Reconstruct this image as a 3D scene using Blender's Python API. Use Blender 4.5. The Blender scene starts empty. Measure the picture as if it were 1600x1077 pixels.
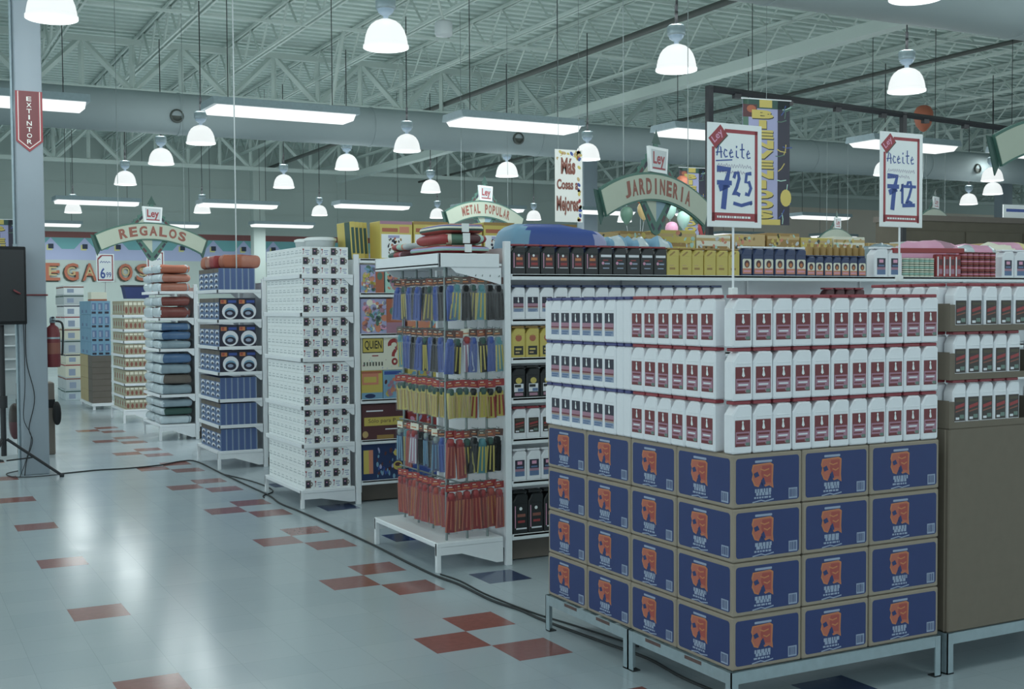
import bpy, bmesh, math, random
from mathutils import Vector, Matrix
random.seed(7)
PI = math.pi
C = bpy.context.scene.collection
V3 = Vector

# ------------------------------------------------------------------ colours and materials
def lin(c):
    c /= 255.0
    return c / 12.92 if c <= .04045 else ((c + .055) / 1.055) ** 2.4
def col(r, g, b, k=1.3):
    c = [lin(x) * k for x in (r, g, b)]; L = .25 * c[0] + .6 * c[1] + .15 * c[2]
    return tuple(min(.92, L + (x - L) * .84 + .002) for x in c) + (1.0,)
MATS = {}
def mat(name, rgb, rough=.5, metal=0.0, k=1.3, noise=0.0, nscale=20.0, bump=0.0, spec=.5, coat=0.0):
    m = bpy.data.materials.new(name); m.use_nodes = True
    nt = m.node_tree; b = nt.nodes['Principled BSDF']
    c = col(*rgb, k)
    b.inputs['Base Color'].default_value = c
    b.inputs['Roughness'].default_value = rough
    b.inputs['Metallic'].default_value = metal
    b.inputs['Specular IOR Level'].default_value = spec
    b.inputs['Coat Weight'].default_value = coat
    if noise or bump:
        tc = nt.nodes.new('ShaderNodeTexCoord'); n = nt.nodes.new('ShaderNodeTexNoise')
        n.inputs['Scale'].default_value = nscale; n.inputs['Detail'].default_value = 4
        nt.links.new(tc.outputs['Object'], n.inputs['Vector'])
        if noise:
            mx = nt.nodes.new('ShaderNodeMix'); mx.data_type = 'RGBA'
            mx.inputs['A'].default_value = tuple(x * (1 - noise) for x in c[:3]) + (1,)
            mx.inputs['B'].default_value = tuple(min(.95, x * (1 + noise)) for x in c[:3]) + (1,)
            nt.links.new(n.outputs['Fac'], mx.inputs['Factor'])
            nt.links.new(mx.outputs['Result'], b.inputs['Base Color'])
        if bump:
            bp = nt.nodes.new('ShaderNodeBump'); bp.inputs['Strength'].default_value = bump
            bp.inputs['Distance'].default_value = .01
            nt.links.new(n.outputs['Fac'], bp.inputs['Height']); nt.links.new(bp.outputs['Normal'], b.inputs['Normal'])
    MATS[name] = m
    return m
def emat(name, rgb, strength):
    m = bpy.data.materials.new(name); m.use_nodes = True
    b = m.node_tree.nodes['Principled BSDF']
    b.inputs['Base Color'].default_value = (.35, .37, .37, 1)
    b.inputs['Emission Color'].default_value = tuple(rgb) + (1,)
    b.inputs['Emission Strength'].default_value = strength
    MATS[name] = m
    return m

mat('white_plastic', (212, 214, 228), .38, noise=.04, nscale=30)
mat('red_plastic', (140, 45, 55), .45)
mat('blue_plastic', (62, 66, 120), .45)
mat('white_metal', (212, 216, 220), .42, noise=.03, nscale=15)
mat('grey_metal', (140, 158, 165), .4, metal=.35, noise=.15, nscale=25)
mat('rust', (92, 70, 66), .8, noise=.3, nscale=40)
mat('kraft', (108, 98, 84), .85, noise=.08, nscale=18)
mat('kraft_pale', (142, 130, 114), .85)
mat('box_blue', (30, 50, 104), .5, noise=.06, nscale=12)
mat('logo_orange', (176, 90, 66), .6)
mat('logo_red', (160, 66, 56), .6)
mat('logo_amber', (186, 112, 58), .6)
mat('print_pale', (138, 152, 176), .6)
mat('print_white', (205, 208, 214), .6)
mat('label_red', (112, 38, 44), .45)
mat('label_pink', (158, 112, 132), .5)
mat('label_navy', (40, 40, 58), .45)
mat('label_blue', (84, 110, 150), .5)
mat('label_tan', (160, 138, 118), .5)
mat('label_green', (96, 122, 112), .5)
mat('label_dark', (52, 44, 40), .45)
mat('label_black', (34, 38, 40), .45)
mat('black_plastic', (20, 25, 28), .35)
mat('black_soft', (16, 18, 21), .8, noise=.1, nscale=60)
mat('black_metal', (30, 32, 36), .5)
mat('yellow_plastic', (188, 168, 62), .4)
mat('yellow_dark', (150, 116, 52), .5)
mat('gold', (180, 150, 90), .35)
mat('navy_plastic', (34, 52, 92), .35)
mat('orange_print', (196, 120, 90), .5)
mat('red_print', (150, 46, 48), .5)
mat('brown_print', (84, 48, 52), .5)
mat('teal', (70, 128, 136), .5)
mat('royal', (48, 76, 150), .45)
mat('sky_blue', (104, 150, 178), .5)
mat('green_print', (74, 110, 92), .5)
mat('dark_green', (44, 78, 70), .5)
mat('lilac', (150, 152, 190), .6)
mat('cream', (206, 204, 184), .6)
mat('pink', (204, 140, 170), .5)
mat('white_paper', (214, 220, 226), .6)
mat('paper_cream', (222, 224, 212), .6)
mat('ink_blue', (58, 82, 150), .6)
mat('ink_grey', (140, 128, 158), .6)
mat('sign_red', (150, 50, 58), .5)
mat('sign_tan', (158, 168, 150), .6, noise=.05, nscale=6)
mat('sign_green', (62, 104, 92), .6)
mat('sign_blue', (112, 142, 156), .6)
mat('letter_brown', (132, 76, 62), .6)
mat('letter_orange', (164, 88, 58), .55)
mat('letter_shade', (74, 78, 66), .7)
mat('letter_gold', (170, 150, 100), .5)
mat('wall_teal', (92, 156, 160), .7, noise=.06, nscale=1.5)
mat('wall_lilac', (156, 166, 200), .7, noise=.05, nscale=1.2)
mat('wall_mint', (168, 182, 176), .7, noise=.05, nscale=1.2)
mat('wall_red', (122, 72, 70), .7)
mat('wall_yellow', (186, 184, 110), .7)
mat('wall_navy', (40, 52, 72), .7)
mat('wall_grey', (158, 172, 166), .8, noise=.06, nscale=.6)
mat('wall_tan', (190, 180, 165), .8, noise=.08, nscale=.6)
mat('wood_brown', (80, 74, 60), .7, noise=.15, nscale=5)
mat('column_paint', (140, 152, 162), .5, noise=.06, nscale=3)
mat('deck', (172, 188, 182), .6, noise=.08, nscale=1.0)
mat('steel_pale', (168, 182, 176), .6)
mat('pipe_dark', (64, 70, 66), .6)
mat('duct', (124, 138, 140), .75, noise=.05, nscale=1.2)
mat('tile_red', (144, 84, 76), .16, noise=.18, nscale=30)
mat('tile_blue', (48, 66, 104), .13, noise=.12, nscale=30)
mat('rubber', (42, 46, 48), .7)
mat('glass_grey', (150, 172, 190), .2)
mat('wire_grey', (120, 132, 132), .4, metal=.5)
mat('bag_grey', (128, 148, 158), .2, noise=.25, nscale=9, bump=.6)
mat('bag_blue', (70, 104, 142), .2, noise=.3, nscale=9, bump=.6)
mat('bag_orange', (168, 104, 84), .25, noise=.25, nscale=9, bump=.5)
mat('bag_red', (120, 60, 54), .25, noise=.3, nscale=9, bump=.5)
mat('bag_white', (176, 190, 196), .2, noise=.2, nscale=9, bump=.6)
mat('stuff_brown', (100, 92, 84), .8, noise=.1, nscale=12)
mat('mint', (150, 190, 176), .5)
mat('beige', (152, 144, 118), .6)
mat('spine_blue', (70, 92, 140), .5)
mat('pale_grey', (176, 184, 186), .5)
emat('lamp_dome', (.97, 1.0, .995), .55)
emat('lamp_lens', (.98, 1.0, .99), .66)

def clear_mat():
    m = bpy.data.materials.new('clear_film'); m.use_nodes = True
    nt = m.node_tree; out = nt.nodes['Material Output']
    t = nt.nodes.new('ShaderNodeBsdfTransparent'); g = nt.nodes.new('ShaderNodeBsdfGlossy'); mx = nt.nodes.new('ShaderNodeMixShader')
    t.inputs['Color'].default_value = (.93, .95, .96, 1)
    g.inputs['Roughness'].default_value = .07
    n = nt.nodes.new('ShaderNodeTexNoise'); n.inputs['Scale'].default_value = 25
    bp = nt.nodes.new('ShaderNodeBump'); bp.inputs['Strength'].default_value = .8
    nt.links.new(n.outputs['Fac'], bp.inputs['Height']); nt.links.new(bp.outputs['Normal'], g.inputs['Normal'])
    mx.inputs['Fac'].default_value = .05
    nt.links.new(t.outputs[0], mx.inputs[1]); nt.links.new(g.outputs[0], mx.inputs[2]); nt.links.new(mx.outputs[0], out.inputs['Surface'])
    MATS['clear_film'] = m
clear_mat()

def floor_mat():
    m = mat('tile_white', (186, 198, 202), .14, spec=.32)
    nt = m.node_tree; b = nt.nodes['Principled BSDF']
    tc = nt.nodes.new('ShaderNodeTexCoord'); br = nt.nodes.new('ShaderNodeTexBrick')
    br.offset = 0; br.inputs['Scale'].default_value = 1
    br.inputs['Brick Width'].default_value = .3048; br.inputs['Row Height'].default_value = .3048
    br.inputs['Mortar Size'].default_value = .0012; br.inputs['Bias'].default_value = 0
    br.inputs['Color1'].default_value = col(162, 175, 182); br.inputs['Color2'].default_value = col(167, 179, 185)
    br.inputs['Mortar'].default_value = col(146, 160, 166)
    nt.links.new(tc.outputs['Object'], br.inputs['Vector']); nt.links.new(br.outputs['Color'], b.inputs['Base Color'])
    n = nt.nodes.new('ShaderNodeTexNoise'); n.inputs['Scale'].default_value = 2.2; n.inputs['Detail'].default_value = 5
    r = nt.nodes.new('ShaderNodeMapRange'); r.inputs['To Min'].default_value = .12; r.inputs['To Max'].default_value = .24
    nt.links.new(tc.outputs['Object'], n.inputs['Vector']); nt.links.new(n.outputs['Fac'], r.inputs['Value']); nt.links.new(r.outputs['Result'], b.inputs['Roughness'])
    n2 = nt.nodes.new('ShaderNodeTexNoise'); n2.inputs['Scale'].default_value = 5; n2.inputs['Detail'].default_value = 2
    bp = nt.nodes.new('ShaderNodeBump'); bp.inputs['Strength'].default_value = .07; bp.inputs['Distance'].default_value = .01
    nt.links.new(tc.outputs['Object'], n2.inputs['Vector']); nt.links.new(n2.outputs['Fac'], bp.inputs['Height']); nt.links.new(bp.outputs['Normal'], b.inputs['Normal'])
floor_mat()

# ------------------------------------------------------------------ mesh builder
class MB:
    def __init__(s): s.v = []; s.f = []; s.m = []; s.s = []
    def add(s, vs, fs, m, smooth=False):
        o = len(s.v); s.v += [tuple(v) for v in vs]
        for f in fs:
            s.f.append([i + o for i in f]); s.m.append(m); s.s.append(smooth)
        return s
    def box(s, x0, y0, z0, x1, y1, z1, m):
        vs = [(x, y, z) for z in (z0, z1) for y in (y0, y1) for x in (x0, x1)]
        return s.add(vs, [(0, 2, 3, 1), (4, 5, 7, 6), (0, 1, 5, 4), (2, 6, 7, 3), (0, 4, 6, 2), (1, 3, 7, 5)], m)
    def bbox(s, x0, y0, z0, x1, y1, z1, m, b=.004, seg=1):
        bm = bmesh.new(); bmesh.ops.create_cube(bm, size=1)
        for v in bm.verts:
            v.co = V3(((x0 + x1) / 2 + v.co.x * (x1 - x0), (y0 + y1) / 2 + v.co.y * (y1 - y0), (z0 + z1) / 2 + v.co.z * (z1 - z0)))
        bmesh.ops.bevel(bm, geom=bm.edges[:], offset=b, segments=seg, affect='EDGES', profile=.5)
        bm.verts.index_update()
        s.add([v.co for v in bm.verts], [[v.index for v in f.verts] for f in bm.faces], m, seg > 1); bm.free(); return s
    def prism(s, poly, ax, a, b, m, smooth=False):
        # poly: 2D points; ax 'y' -> (x,z); 'x' -> (y,z); 'z' -> (x,y)
        P = {'x': lambda p, t: (t, p[0], p[1]), 'y': lambda p, t: (p[0], t, p[1]), 'z': lambda p, t: (p[0], p[1], t)}[ax]
        n = len(poly); vs = [P(p, a) for p in poly] + [P(p, b) for p in poly]
        fs = [list(range(n))[::-1], list(range(n, 2 * n))]
        s.add(vs, fs, m)
        return s.add(vs, [(i, (i + 1) % n, n + (i + 1) % n, n + i) for i in range(n)], m, smooth)
    def tube(s, pts, r, m, n=8, cap=True, smooth=True):
        pts = [V3(p) for p in pts]; vs = []; k = len(pts)
        for i, p in enumerate(pts):
            d = (pts[min(i + 1, k - 1)] - pts[max(i - 1, 0)]).normalized()
            a = V3((0, 0, 1)) if abs(d.z) < .9 else V3((1, 0, 0))
            u = d.cross(a).normalized(); w = d.cross(u)
            rr = r[i] if isinstance(r, (list, tuple)) else r
            vs += [p + (u * math.cos(2 * PI * j / n) + w * math.sin(2 * PI * j / n)) * rr for j in range(n)]
        fs = [(i * n + j, i * n + (j + 1) % n, (i + 1) * n + (j + 1) % n, (i + 1) * n + j) for i in range(k - 1) for j in range(n)]
        s.add(vs, fs, m, smooth)
        if cap: s.add(vs, [list(range(n))[::-1], list(range((k - 1) * n, k * n))], m)
        return s
    def bar(s, a, b, w, m):
        return s.tube([a, b], w * .7071, m, 4, True, False)
    def lathe(s, prof, m, n=24, c=(0, 0, 0), cap=False):
        vs = [(c[0] + r * math.cos(2 * PI * j / n), c[1] + r * math.sin(2 * PI * j / n), c[2] + z) for r, z in prof for j in range(n)]
        k = len(prof)
        fs = [(i * n + j, i * n + (j + 1) % n, (i + 1) * n + (j + 1) % n, (i + 1) * n + j) for i in range(k - 1) for j in range(n)]
        s.add(vs, fs, m, True)
        if cap: s.add(vs, [list(range(n))[::-1], list(range((k - 1) * n, k * n))], m)
        return s
    def decal(s, O, U, W, items):
        # flat print on a face: O origin, U right, W up; items (polygon | (verts, faces), material, layer)
        O, U, W = V3(O), V3(U), V3(W); N = U.cross(W).normalized()
        for pts, m, ly in items:
            if isinstance(pts, tuple): vv, ff = pts
            else: vv, ff = pts, [list(range(len(pts)))]
            s.add([O + U * p[0] + W * p[1] + N * (.0005 + .0005 * ly) for p in vv], ff, m)
        return s
    def mesh(s, name):
        me = bpy.data.meshes.new(name)
        me.from_pydata(s.v, [], s.f)
        names = []
        for n in s.m:
            if n not in names: names.append(n)
        for n in names: me.materials.append(MATS[n])
        ix = {n: i for i, n in enumerate(names)}
        me.polygons.foreach_set('material_index', [ix[n] for n in s.m])
        me.polygons.foreach_set('use_smooth', s.s)
        me.update()
        return me
    def shift(s, dx=0, dy=0, dz=0):
        s.v = [(a + dx, b + dy, c + dz) for a, b, c in s.v]; return s

def rect(x0, y0, x1, y1): return [(x0, y0), (x1, y0), (x1, y1), (x0, y1)]
def rrect(x0, y0, x1, y1, r, n=4):
    o = []
    for cx, cy, a in ((x1 - r, y0 + r, -PI / 2), (x1 - r, y1 - r, 0), (x0 + r, y1 - r, PI / 2), (x0 + r, y0 + r, PI)):
        o += [(cx + r * math.cos(a + PI / 2 * i / n), cy + r * math.sin(a + PI / 2 * i / n)) for i in range(n + 1)]
    return o
def ell(cx, cy, rx, ry, n=20, a0=0.0): return [(cx + rx * math.cos(a0 + 2 * PI * i / n), cy + ry * math.sin(a0 + 2 * PI * i / n)) for i in range(n)]
def ring(cx, cy, rx, ry, t, a0=0, a1=2 * PI, n=24):
    vs = []; fs = []
    for i in range(n + 1):
        a = a0 + (a1 - a0) * i / n
        vs += [(cx + rx * math.cos(a), cy + ry * math.sin(a)), (cx + (rx - t) * math.cos(a), cy + (ry - t) * math.sin(a))]
    fs = [(2 * i, 2 * i + 2, 2 * i + 3, 2 * i + 1) for i in range(n)]
    fs = [f[::-1] for f in fs]
    return (vs, fs)
def stroke(pts, w):
    vs = []; fs = []
    P = [V3((p[0], p[1], 0)) for p in pts]
    for i, p in enumerate(P):
        d = (P[min(i + 1, len(P) - 1)] - P[max(i - 1, 0)]).normalized(); n = V3((-d.y, d.x, 0)) * w / 2
        vs += [(p.x + n.x, p.y + n.y), (p.x - n.x, p.y - n.y)]
    fs = [(2 * i, 2 * i + 1, 2 * i + 3, 2 * i + 2) for i in range(len(P) - 1)]
    return (vs, fs)
def xf(sh, sx=1, sy=1, dx=0, dy=0, rot=0):
    c, s_ = math.cos(rot), math.sin(rot)
    g = lambda p: (dx + sx * p[0] * c - sy * p[1] * s_, dy + sx * p[0] * s_ + sy * p[1] * c)
    if isinstance(sh, tuple): return ([g(p) for p in sh[0]], sh[1])
    return [g(p) for p in sh]
_tc = {}
def text(t, bold=.0):
    """filled flat letters, cap height about 1, centred on x, standing on y = 0"""
    if (t, bold) not in _tc:
        cu = bpy.data.curves.new('t', 'FONT'); cu.body = t; cu.size = 1.37; cu.align_x = 'CENTER'; cu.offset = bold; cu.resolution_u = 3
        cu.fill_mode = 'FRONT'
        o = bpy.data.objects.new('t', cu); C.objects.link(o)
        dg = bpy.context.evaluated_depsgraph_get()
        me = bpy.data.meshes.new_from_object(o.evaluated_get(dg))
        _tc[(t, bold)] = ([(v.co.x, v.co.y) for v in me.vertices], [list(p.vertices) for p in me.polygons])
        bpy.data.objects.remove(o); bpy.data.curves.remove(cu); bpy.data.meshes.remove(me)
    return _tc[(t, bold)]
def fit_text(t, w, h, bold=.0, dx=0, dy=0, rot=0):
    vs, fs = text(t, bold)
    x0 = min(v[0] for v in vs); x1 = max(v[0] for v in vs); y0 = min(v[1] for v in vs); y1 = max(v[1] for v in vs)
    sx = w / (x1 - x0); sy = h / (y1 - y0)
    sh = ([((v[0] - (x0 + x1) / 2) * sx, (v[1] - (y0 + y1) / 2) * sy) for v in vs], fs)
    return xf(sh, 1, 1, dx, dy, rot)
def scribble(x0, x1, y, amp, n, w, seed=0):
    r = random.Random(seed)
    return stroke([(x0 + (x1 - x0) * i / n, y + amp * (1 if i % 2 else -1) * r.uniform(.3, 1)) for i in range(n + 1)], w)

# ------------------------------------------------------------------ scene objects
SEEN = {}
def tag(o, label, cat, group=None, kind=None):
    o['label'] = label; o['category'] = cat
    if group: o['group'] = group
    if kind: o['kind'] = kind
    SEEN[label] = SEEN.get(label, 0) + 1
    return o
def obj(name, mb, parent=None, loc=(0, 0, 0), rot=(0, 0, 0), label=None):
    me = mb.mesh(name) if isinstance(mb, MB) else mb
    o = bpy.data.objects.new(name, me); C.objects.link(o)
    o.location = loc; o.rotation_euler = rot
    if parent: o.parent = parent
    if label: o['label'] = label
    return o
def struct(name, mb):
    o = obj(name, mb); o['kind'] = 'structure'; return o
def thing(name, label, cat, loc=(0, 0, 0), rz=0, group=None, mb=None):
    if mb is None:
        o = bpy.data.objects.new(name, None); C.objects.link(o); o.empty_display_size = .1
    else: o = obj(name, mb)
    o.location = loc; o.rotation_euler = (0, 0, rz)
    return tag(o, label, cat, group)
class Proto:
    """a kind of thing: root mesh (or None for an Empty) and its parts; place() copies it with its own label"""
    def __init__(s, name, cat, root, kids):
        s.name = name; s.cat = cat
        s.root = root.mesh(name) if root else None
        s.kids = [(k[0], k[1].mesh(k[0]), k[2] if len(k) > 2 else None, [(q[0], q[1].mesh(q[0])) for q in (k[3] if len(k) > 3 else [])]) for k in kids]
    def place(s, loc, label, group, rz=0, rx=0, ry=0, sc=None):
        o = bpy.data.objects.new(s.name, s.root); C.objects.link(o)
        o.location = loc; o.rotation_euler = (rx, ry, rz)
        if sc: o.scale = sc
        tag(o, label, s.cat, group)
        for n, me, lb, sub in s.kids:
            k = bpy.data.objects.new(n, me); C.objects.link(k); k.parent = o
            if lb: k['label'] = lb
            for n2, me2 in sub:
                q = bpy.data.objects.new(n2, me2); C.objects.link(q); q.parent = k
        return o
ORD = 'first second third fourth fifth sixth seventh eighth ninth tenth eleventh twelfth thirteenth fourteenth fifteenth sixteenth seventeenth eighteenth nineteenth twentieth'.split()
J = lambda a: random.uniform(-a, a)
# ================================================================== THE SETTING
T = .3048
def build_floor():
    mb = MB()
    red = set()
    for k in range(-3, 9):
        for i, j in ((0, 5 * k - 1), (-1, 5 * k - 2), (0, 5 * k - 3)): red.add((i, j))
    for k in range(0, 8): red.add((-6, 5 * k - 2)); red.add((-11, 5 * k - 2))
    blue = set()
    for k in range(-3, 9): blue.add((2 if k == 1 else 3, 5 * k - 3 + (0 if k == 1 else -1)))
    blue = {(2, 2), (3, -7), (2, 7), (2, 12), (2, 17)}
    I0, I1, J0, J1 = -14, 14, -14, 70
    for i in range(I0, I1):
        for j in range(J0, J1):
            m = 'tile_red' if (i, j) in red else 'tile_blue' if (i, j) in blue else 'tile_white'
            x, y = i * T, j * T
            mb.add([(x, y, 0), (x + T, y, 0), (x + T, y + T, 0), (x, y + T, 0)], [(0, 1, 2, 3)], m)
    a, b, c, d = I0 * T, I1 * T, J0 * T, J1 * T
    for x0, y0, x1, y1 in ((-24, -20, a, 36), (b, -20, 62, 36), (a, -20, b, c), (a, d, b, 36)):
        mb.add([(x0, y0, 0), (x1, y0, 0), (x1, y1, 0), (x0, y1, 0)], [(0, 1, 2, 3)], 'tile_white')
    struct('floor', mb)
build_floor()

def build_back_wall():
    mb = MB(); Y = 36.0
    mb.box(-24, Y, 0, 62, Y + .2, 7.6, 'wall_grey')
    mb.box(27, Y - .02, 0, 60, Y, 6.1, 'wall_tan')
    for x in (4.2, 12.4, 20.6): mb.box(x - .04, Y - .03, 4.4, x + .04, Y, 7.5, 'wall_grey')
    for z in (5.0, 5.9): mb.box(-10, Y - .02, z, 27, Y, z + .05, 'wall_grey')
    # painted frieze of the gift department
    O = (-8, Y, 0); U = (1, 0, 0); W = (0, 0, 1)
    it = [(rect(0, 0, 22, 3.38), 'wall_mint', 0), (rect(0, 3.38, 22, 3.72), 'wall_lilac', 0), (rect(0, 3.72, 22, 4.1), 'wall_teal', 0),
          (rect(0, 4.1, 22, 4.3), 'wall_red', 1)]
    k = 0
    x = 10.35 - 1.08 * 8
    while x < 20.5:
        it.append(([(x - .54, 3.5), (x + .54, 3.5), (x, 4.1)], 'wall_lilac', 1))
        it.append((rect(x - .54, 3.36, x + .54, 3.5), 'wall_lilac', 1))
        it.append((rect(x - .13, 3.68, x + .05, 3.86), 'wall_yellow', 2))
        it.append((rect(x - .08, 3.73, x + .09, 3.89), 'wall_navy', 3))
        x += 1.08
    mb.decal(O, U, W, it)
    return struct('wall_back', mb)
build_back_wall()
def wall_letters():
    # painted and cut-out letters of the department name on the back wall
    t = thing('wall_lettering', 'big orange letters reading REGALOS on the far wall under the zigzag frieze', 'wall letters', (1.805, 35.97, 2.66))
    for i, ch in enumerate('REGALOS'):
        mb = MB(); w = .46 if ch != 'L' else .36
        vs, fs = fit_text(ch, w, .58, .02)
        O = V3((i * .585, 0, .30))
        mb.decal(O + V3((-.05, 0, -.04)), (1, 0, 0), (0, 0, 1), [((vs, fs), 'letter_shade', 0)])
        # raised front with sides
        n = len(vs); fr = [(O.x + a, -.05, O.z + b) for a, b in vs]
        mb.add(fr, fs, 'letter_orange')
        mb.decal(O + V3((0, -.05, .02)), (1, 0, 0), (0, 0, 1), [(xf((vs, fs), .55, .5), 'letter_gold', 1)])
        mb.add([(a, -.05, b) for a, _, b in fr] + [(a, -.001, b) for a, _, b in fr], [(f[k], f[(k + 1) % len(f)], f[(k + 1) % len(f)] + n, f[k] + n) for f in fs for k in range(len(f))], 'letter_brown')
        obj('letter', mb, t)
wall_letters()

mb = MB()
mb.box(-24, -20, 7.5, 62, 36, 7.7, 'deck')
x = -24.0
y = -8.0
while y < 36:                                          # ribs of the metal deck
    mb.box(-12, y, 7.44, 50, y + .14, 7.5, 'deck'); y += .32
struct('ceiling', mb)

def truss_x(y, z0, z1, x0, x1, p):
    mb = MB()
    for z in (z0, z1): mb.box(x0, y - .07, z - .06, x1, y + .07, z + .06, 'steel_pale')
    n = int((x1 - x0) / p)
    for i in range(n):
        a = x0 + i * p
        mb.bar((a, y, z1), (a, y, z0), .08, 'steel_pale')
        if i % 2: mb.bar((a, y, z1), (a + p, y, z0), .1, 'steel_pale')
        else: mb.bar((a, y, z0), (a + p, y, z1), .1, 'steel_pale')
    return struct('beam', mb)
truss_x(7.2, 6.2, 7.2, -10, 52, 1.0)
truss_x(19.5, 6.2, 7.2, -10, 52, 1.0)
truss_x(32.0, 6.2, 7.2, -10, 60, 1.0)
mb = MB()                                              # one open-web joist along the store, copied across it
for z in (6.75, 7.38):
    for s in (-.045, .045): mb.box(s - .02, -8, z - .025, s + .02, 36, z + .025, 'steel_pale')
y = -8.0; i = 0
while y < 35.5:
    mb.bar((0, y, 6.75 if i % 2 else 7.38), (0, y + .62, 7.38 if i % 2 else 6.75), .035, 'steel_pale'); y += .62; i += 1
joist = mb.mesh('beam')
for i in range(30):
    o = bpy.data.objects.new('beam', joist); C.objects.link(o); o.location = (-9.2 + 1.9 * i, 0, 0); o['kind'] = 'structure'
for y in (10.5, 14.6, 23.5, 27.8):                      # bridging angles between the joists
    struct('beam', MB().box(-10, y - .025, 6.72, 48, y + .025, 6.77, 'steel_pale'))
# diagonal sway braces hanging in front of the trusses
mb = MB(); mb.bar((5.05, 15.2, 6.9), (4.75, 15.2, 5.3), .05, 'steel_pale'); struct('beam', mb)
mb = MB(); mb.bar((13.4, 9.2, 5.6), (12.3, 9.2, 4.5), .04, 'steel_pale'); struct('beam', mb)
struct('beam', MB().tube([(9.1, -8, 6.45), (9.1, 35, 6.45)], .055, 'pipe_dark', 10))
struct('beam', MB().box(11.6, -8, 6.1, 11.85, 34, 6.3, 'steel_pale'))
struct('beam', MB().tube([(15.2, -8, 6.35), (15.2, 35, 6.35)], .04, 'pipe_dark', 8))
def duct(name, y, z, r, x0, x1):
    mb = MB().tube([(x0, y, z), (x1, y, z)], r, 'duct', 40)
    x = x0 + 1.2
    while x < x1:
        mb.tube([(x - .02, y, z), (x + .02, y, z)], r + .012, 'duct', 40); x += 3.6
    t = struct(name, mb)
    return t
duct('trim_1', 15.35, 5.14, .36, -10, 55)
duct('trim_2', 3.65, 5.25, .45, -3, 40)
for x, z in ((1.9, 5.05), (8.6, 5.05), (21.5, 5.05)):      # round vents set in the duct
    mb = MB().lathe([(.0, 0), (.12, 0), (.12, .03), (.09, .04)], 'pipe_dark', 16)
    t = thing('air_vent', 'small round vent on the long duct, %s' % {1.9: 'beside the first strip light', 8.6: 'above the yellow banner', 21.5: 'right of the tall yellow lettered banner'}[x], 'vent', (x, 15.0, z), 0, 'duct vents', mb)
    t.rotation_euler = (PI / 2, 0, 0)

def column(name, x0, y0, w, d, z1, m='column_paint'):
    mb = MB().bbox(x0, y0, 0, x0 + w, y0 + d, z1, m, .012, 2)
    return struct(name, mb)
column('trim_3', -1.455, 7.3, .265, .265, 7.4)
column('trim_4', 16.85, 26, .5, .4, 7.4)
column('trim_5', 34.4, 25, .5, .4, 7.4)
column('trim_6', 8.35, 33, .4, .4, 7.4, 'wall_grey')
# ================================================================== MOTOR OIL DISPLAY (front right)
def figure_items(dx, dy, s, m):
    # pale standing figure printed on the oil labels
    return [(xf(ell(0, .30, .09, .12, 10), s, s, dx, dy), m, 2), (xf([(-.05, .22), (.06, .2), (.16, -.2), (.02, -.3), (-.12, -.18)], s, s, dx, dy), m, 2)]
def label_red(w=.08, h=.112):
    it = [(rect(0, 0, w, h), 'label_red', 0), (rect(w * .04, h * .06, w * .96, h * .56), 'label_pink', 1)]
    it += figure_items(w * .5, h * .76, h * .5, 'white_paper')
    it += [(rect(w * .1, h * .42, w * .9, h * .5), 'label_red', 2), (rect(w * .18, h * .3, w * .82, h * .36), 'print_white', 2),
           (rect(w * .1, h * .2, w * .7, h * .25), 'label_red', 2), (rect(w * .05, h * .03, w * .62, h * .12), 'label_red', 2), (rect(w * .68, h * .03, w * .95, h * .15), 'label_green', 2)]
    return it
def label_navy(w=.08, h=.112):
    it = [(rect(0, h * .38, w, h), 'label_navy', 0), (rect(0, h * .3, w, h * .56), 'label_pink', 1), (rect(0, 0, w, h * .24), 'print_pale', 0)]
    it += figure_items(w * .48, h * .76, h * .5, 'white_paper')
    it += [(rect(0, h * .32, w, h * .38), 'label_red', 2), (rect(0, h * .24, w, h * .3), 'label_tan', 1), (rect(w * .1, h * .12, w * .9, h * .18), 'label_blue', 2), (rect(w * .1, h * .03, w * .75, h * .08), 'label_blue', 2)]
    return it
def label_brown(w=.07, h=.112):
    return [(rect(0, 0, w, h), 'label_dark', 0), ([(w * .1, h * .5), (w * .92, h * .62), (w * .92, h * .76), (w * .1, h * .64)], 'red_print', 1),
            (rect(w * .12, h * .8, w * .88, h * .92), 'wood_brown', 1), ([(w * .1, h * .36), (w * .9, h * .46), (w * .9, h * .52), (w * .1, h * .42)], 'letter_brown', 1),
            (rect(w * .12, h * .06, w * .45, h * .16), 'print_white', 1), (rect(w * .5, h * .1, w * .9, h * .26), 'label_green', 1)]
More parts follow.
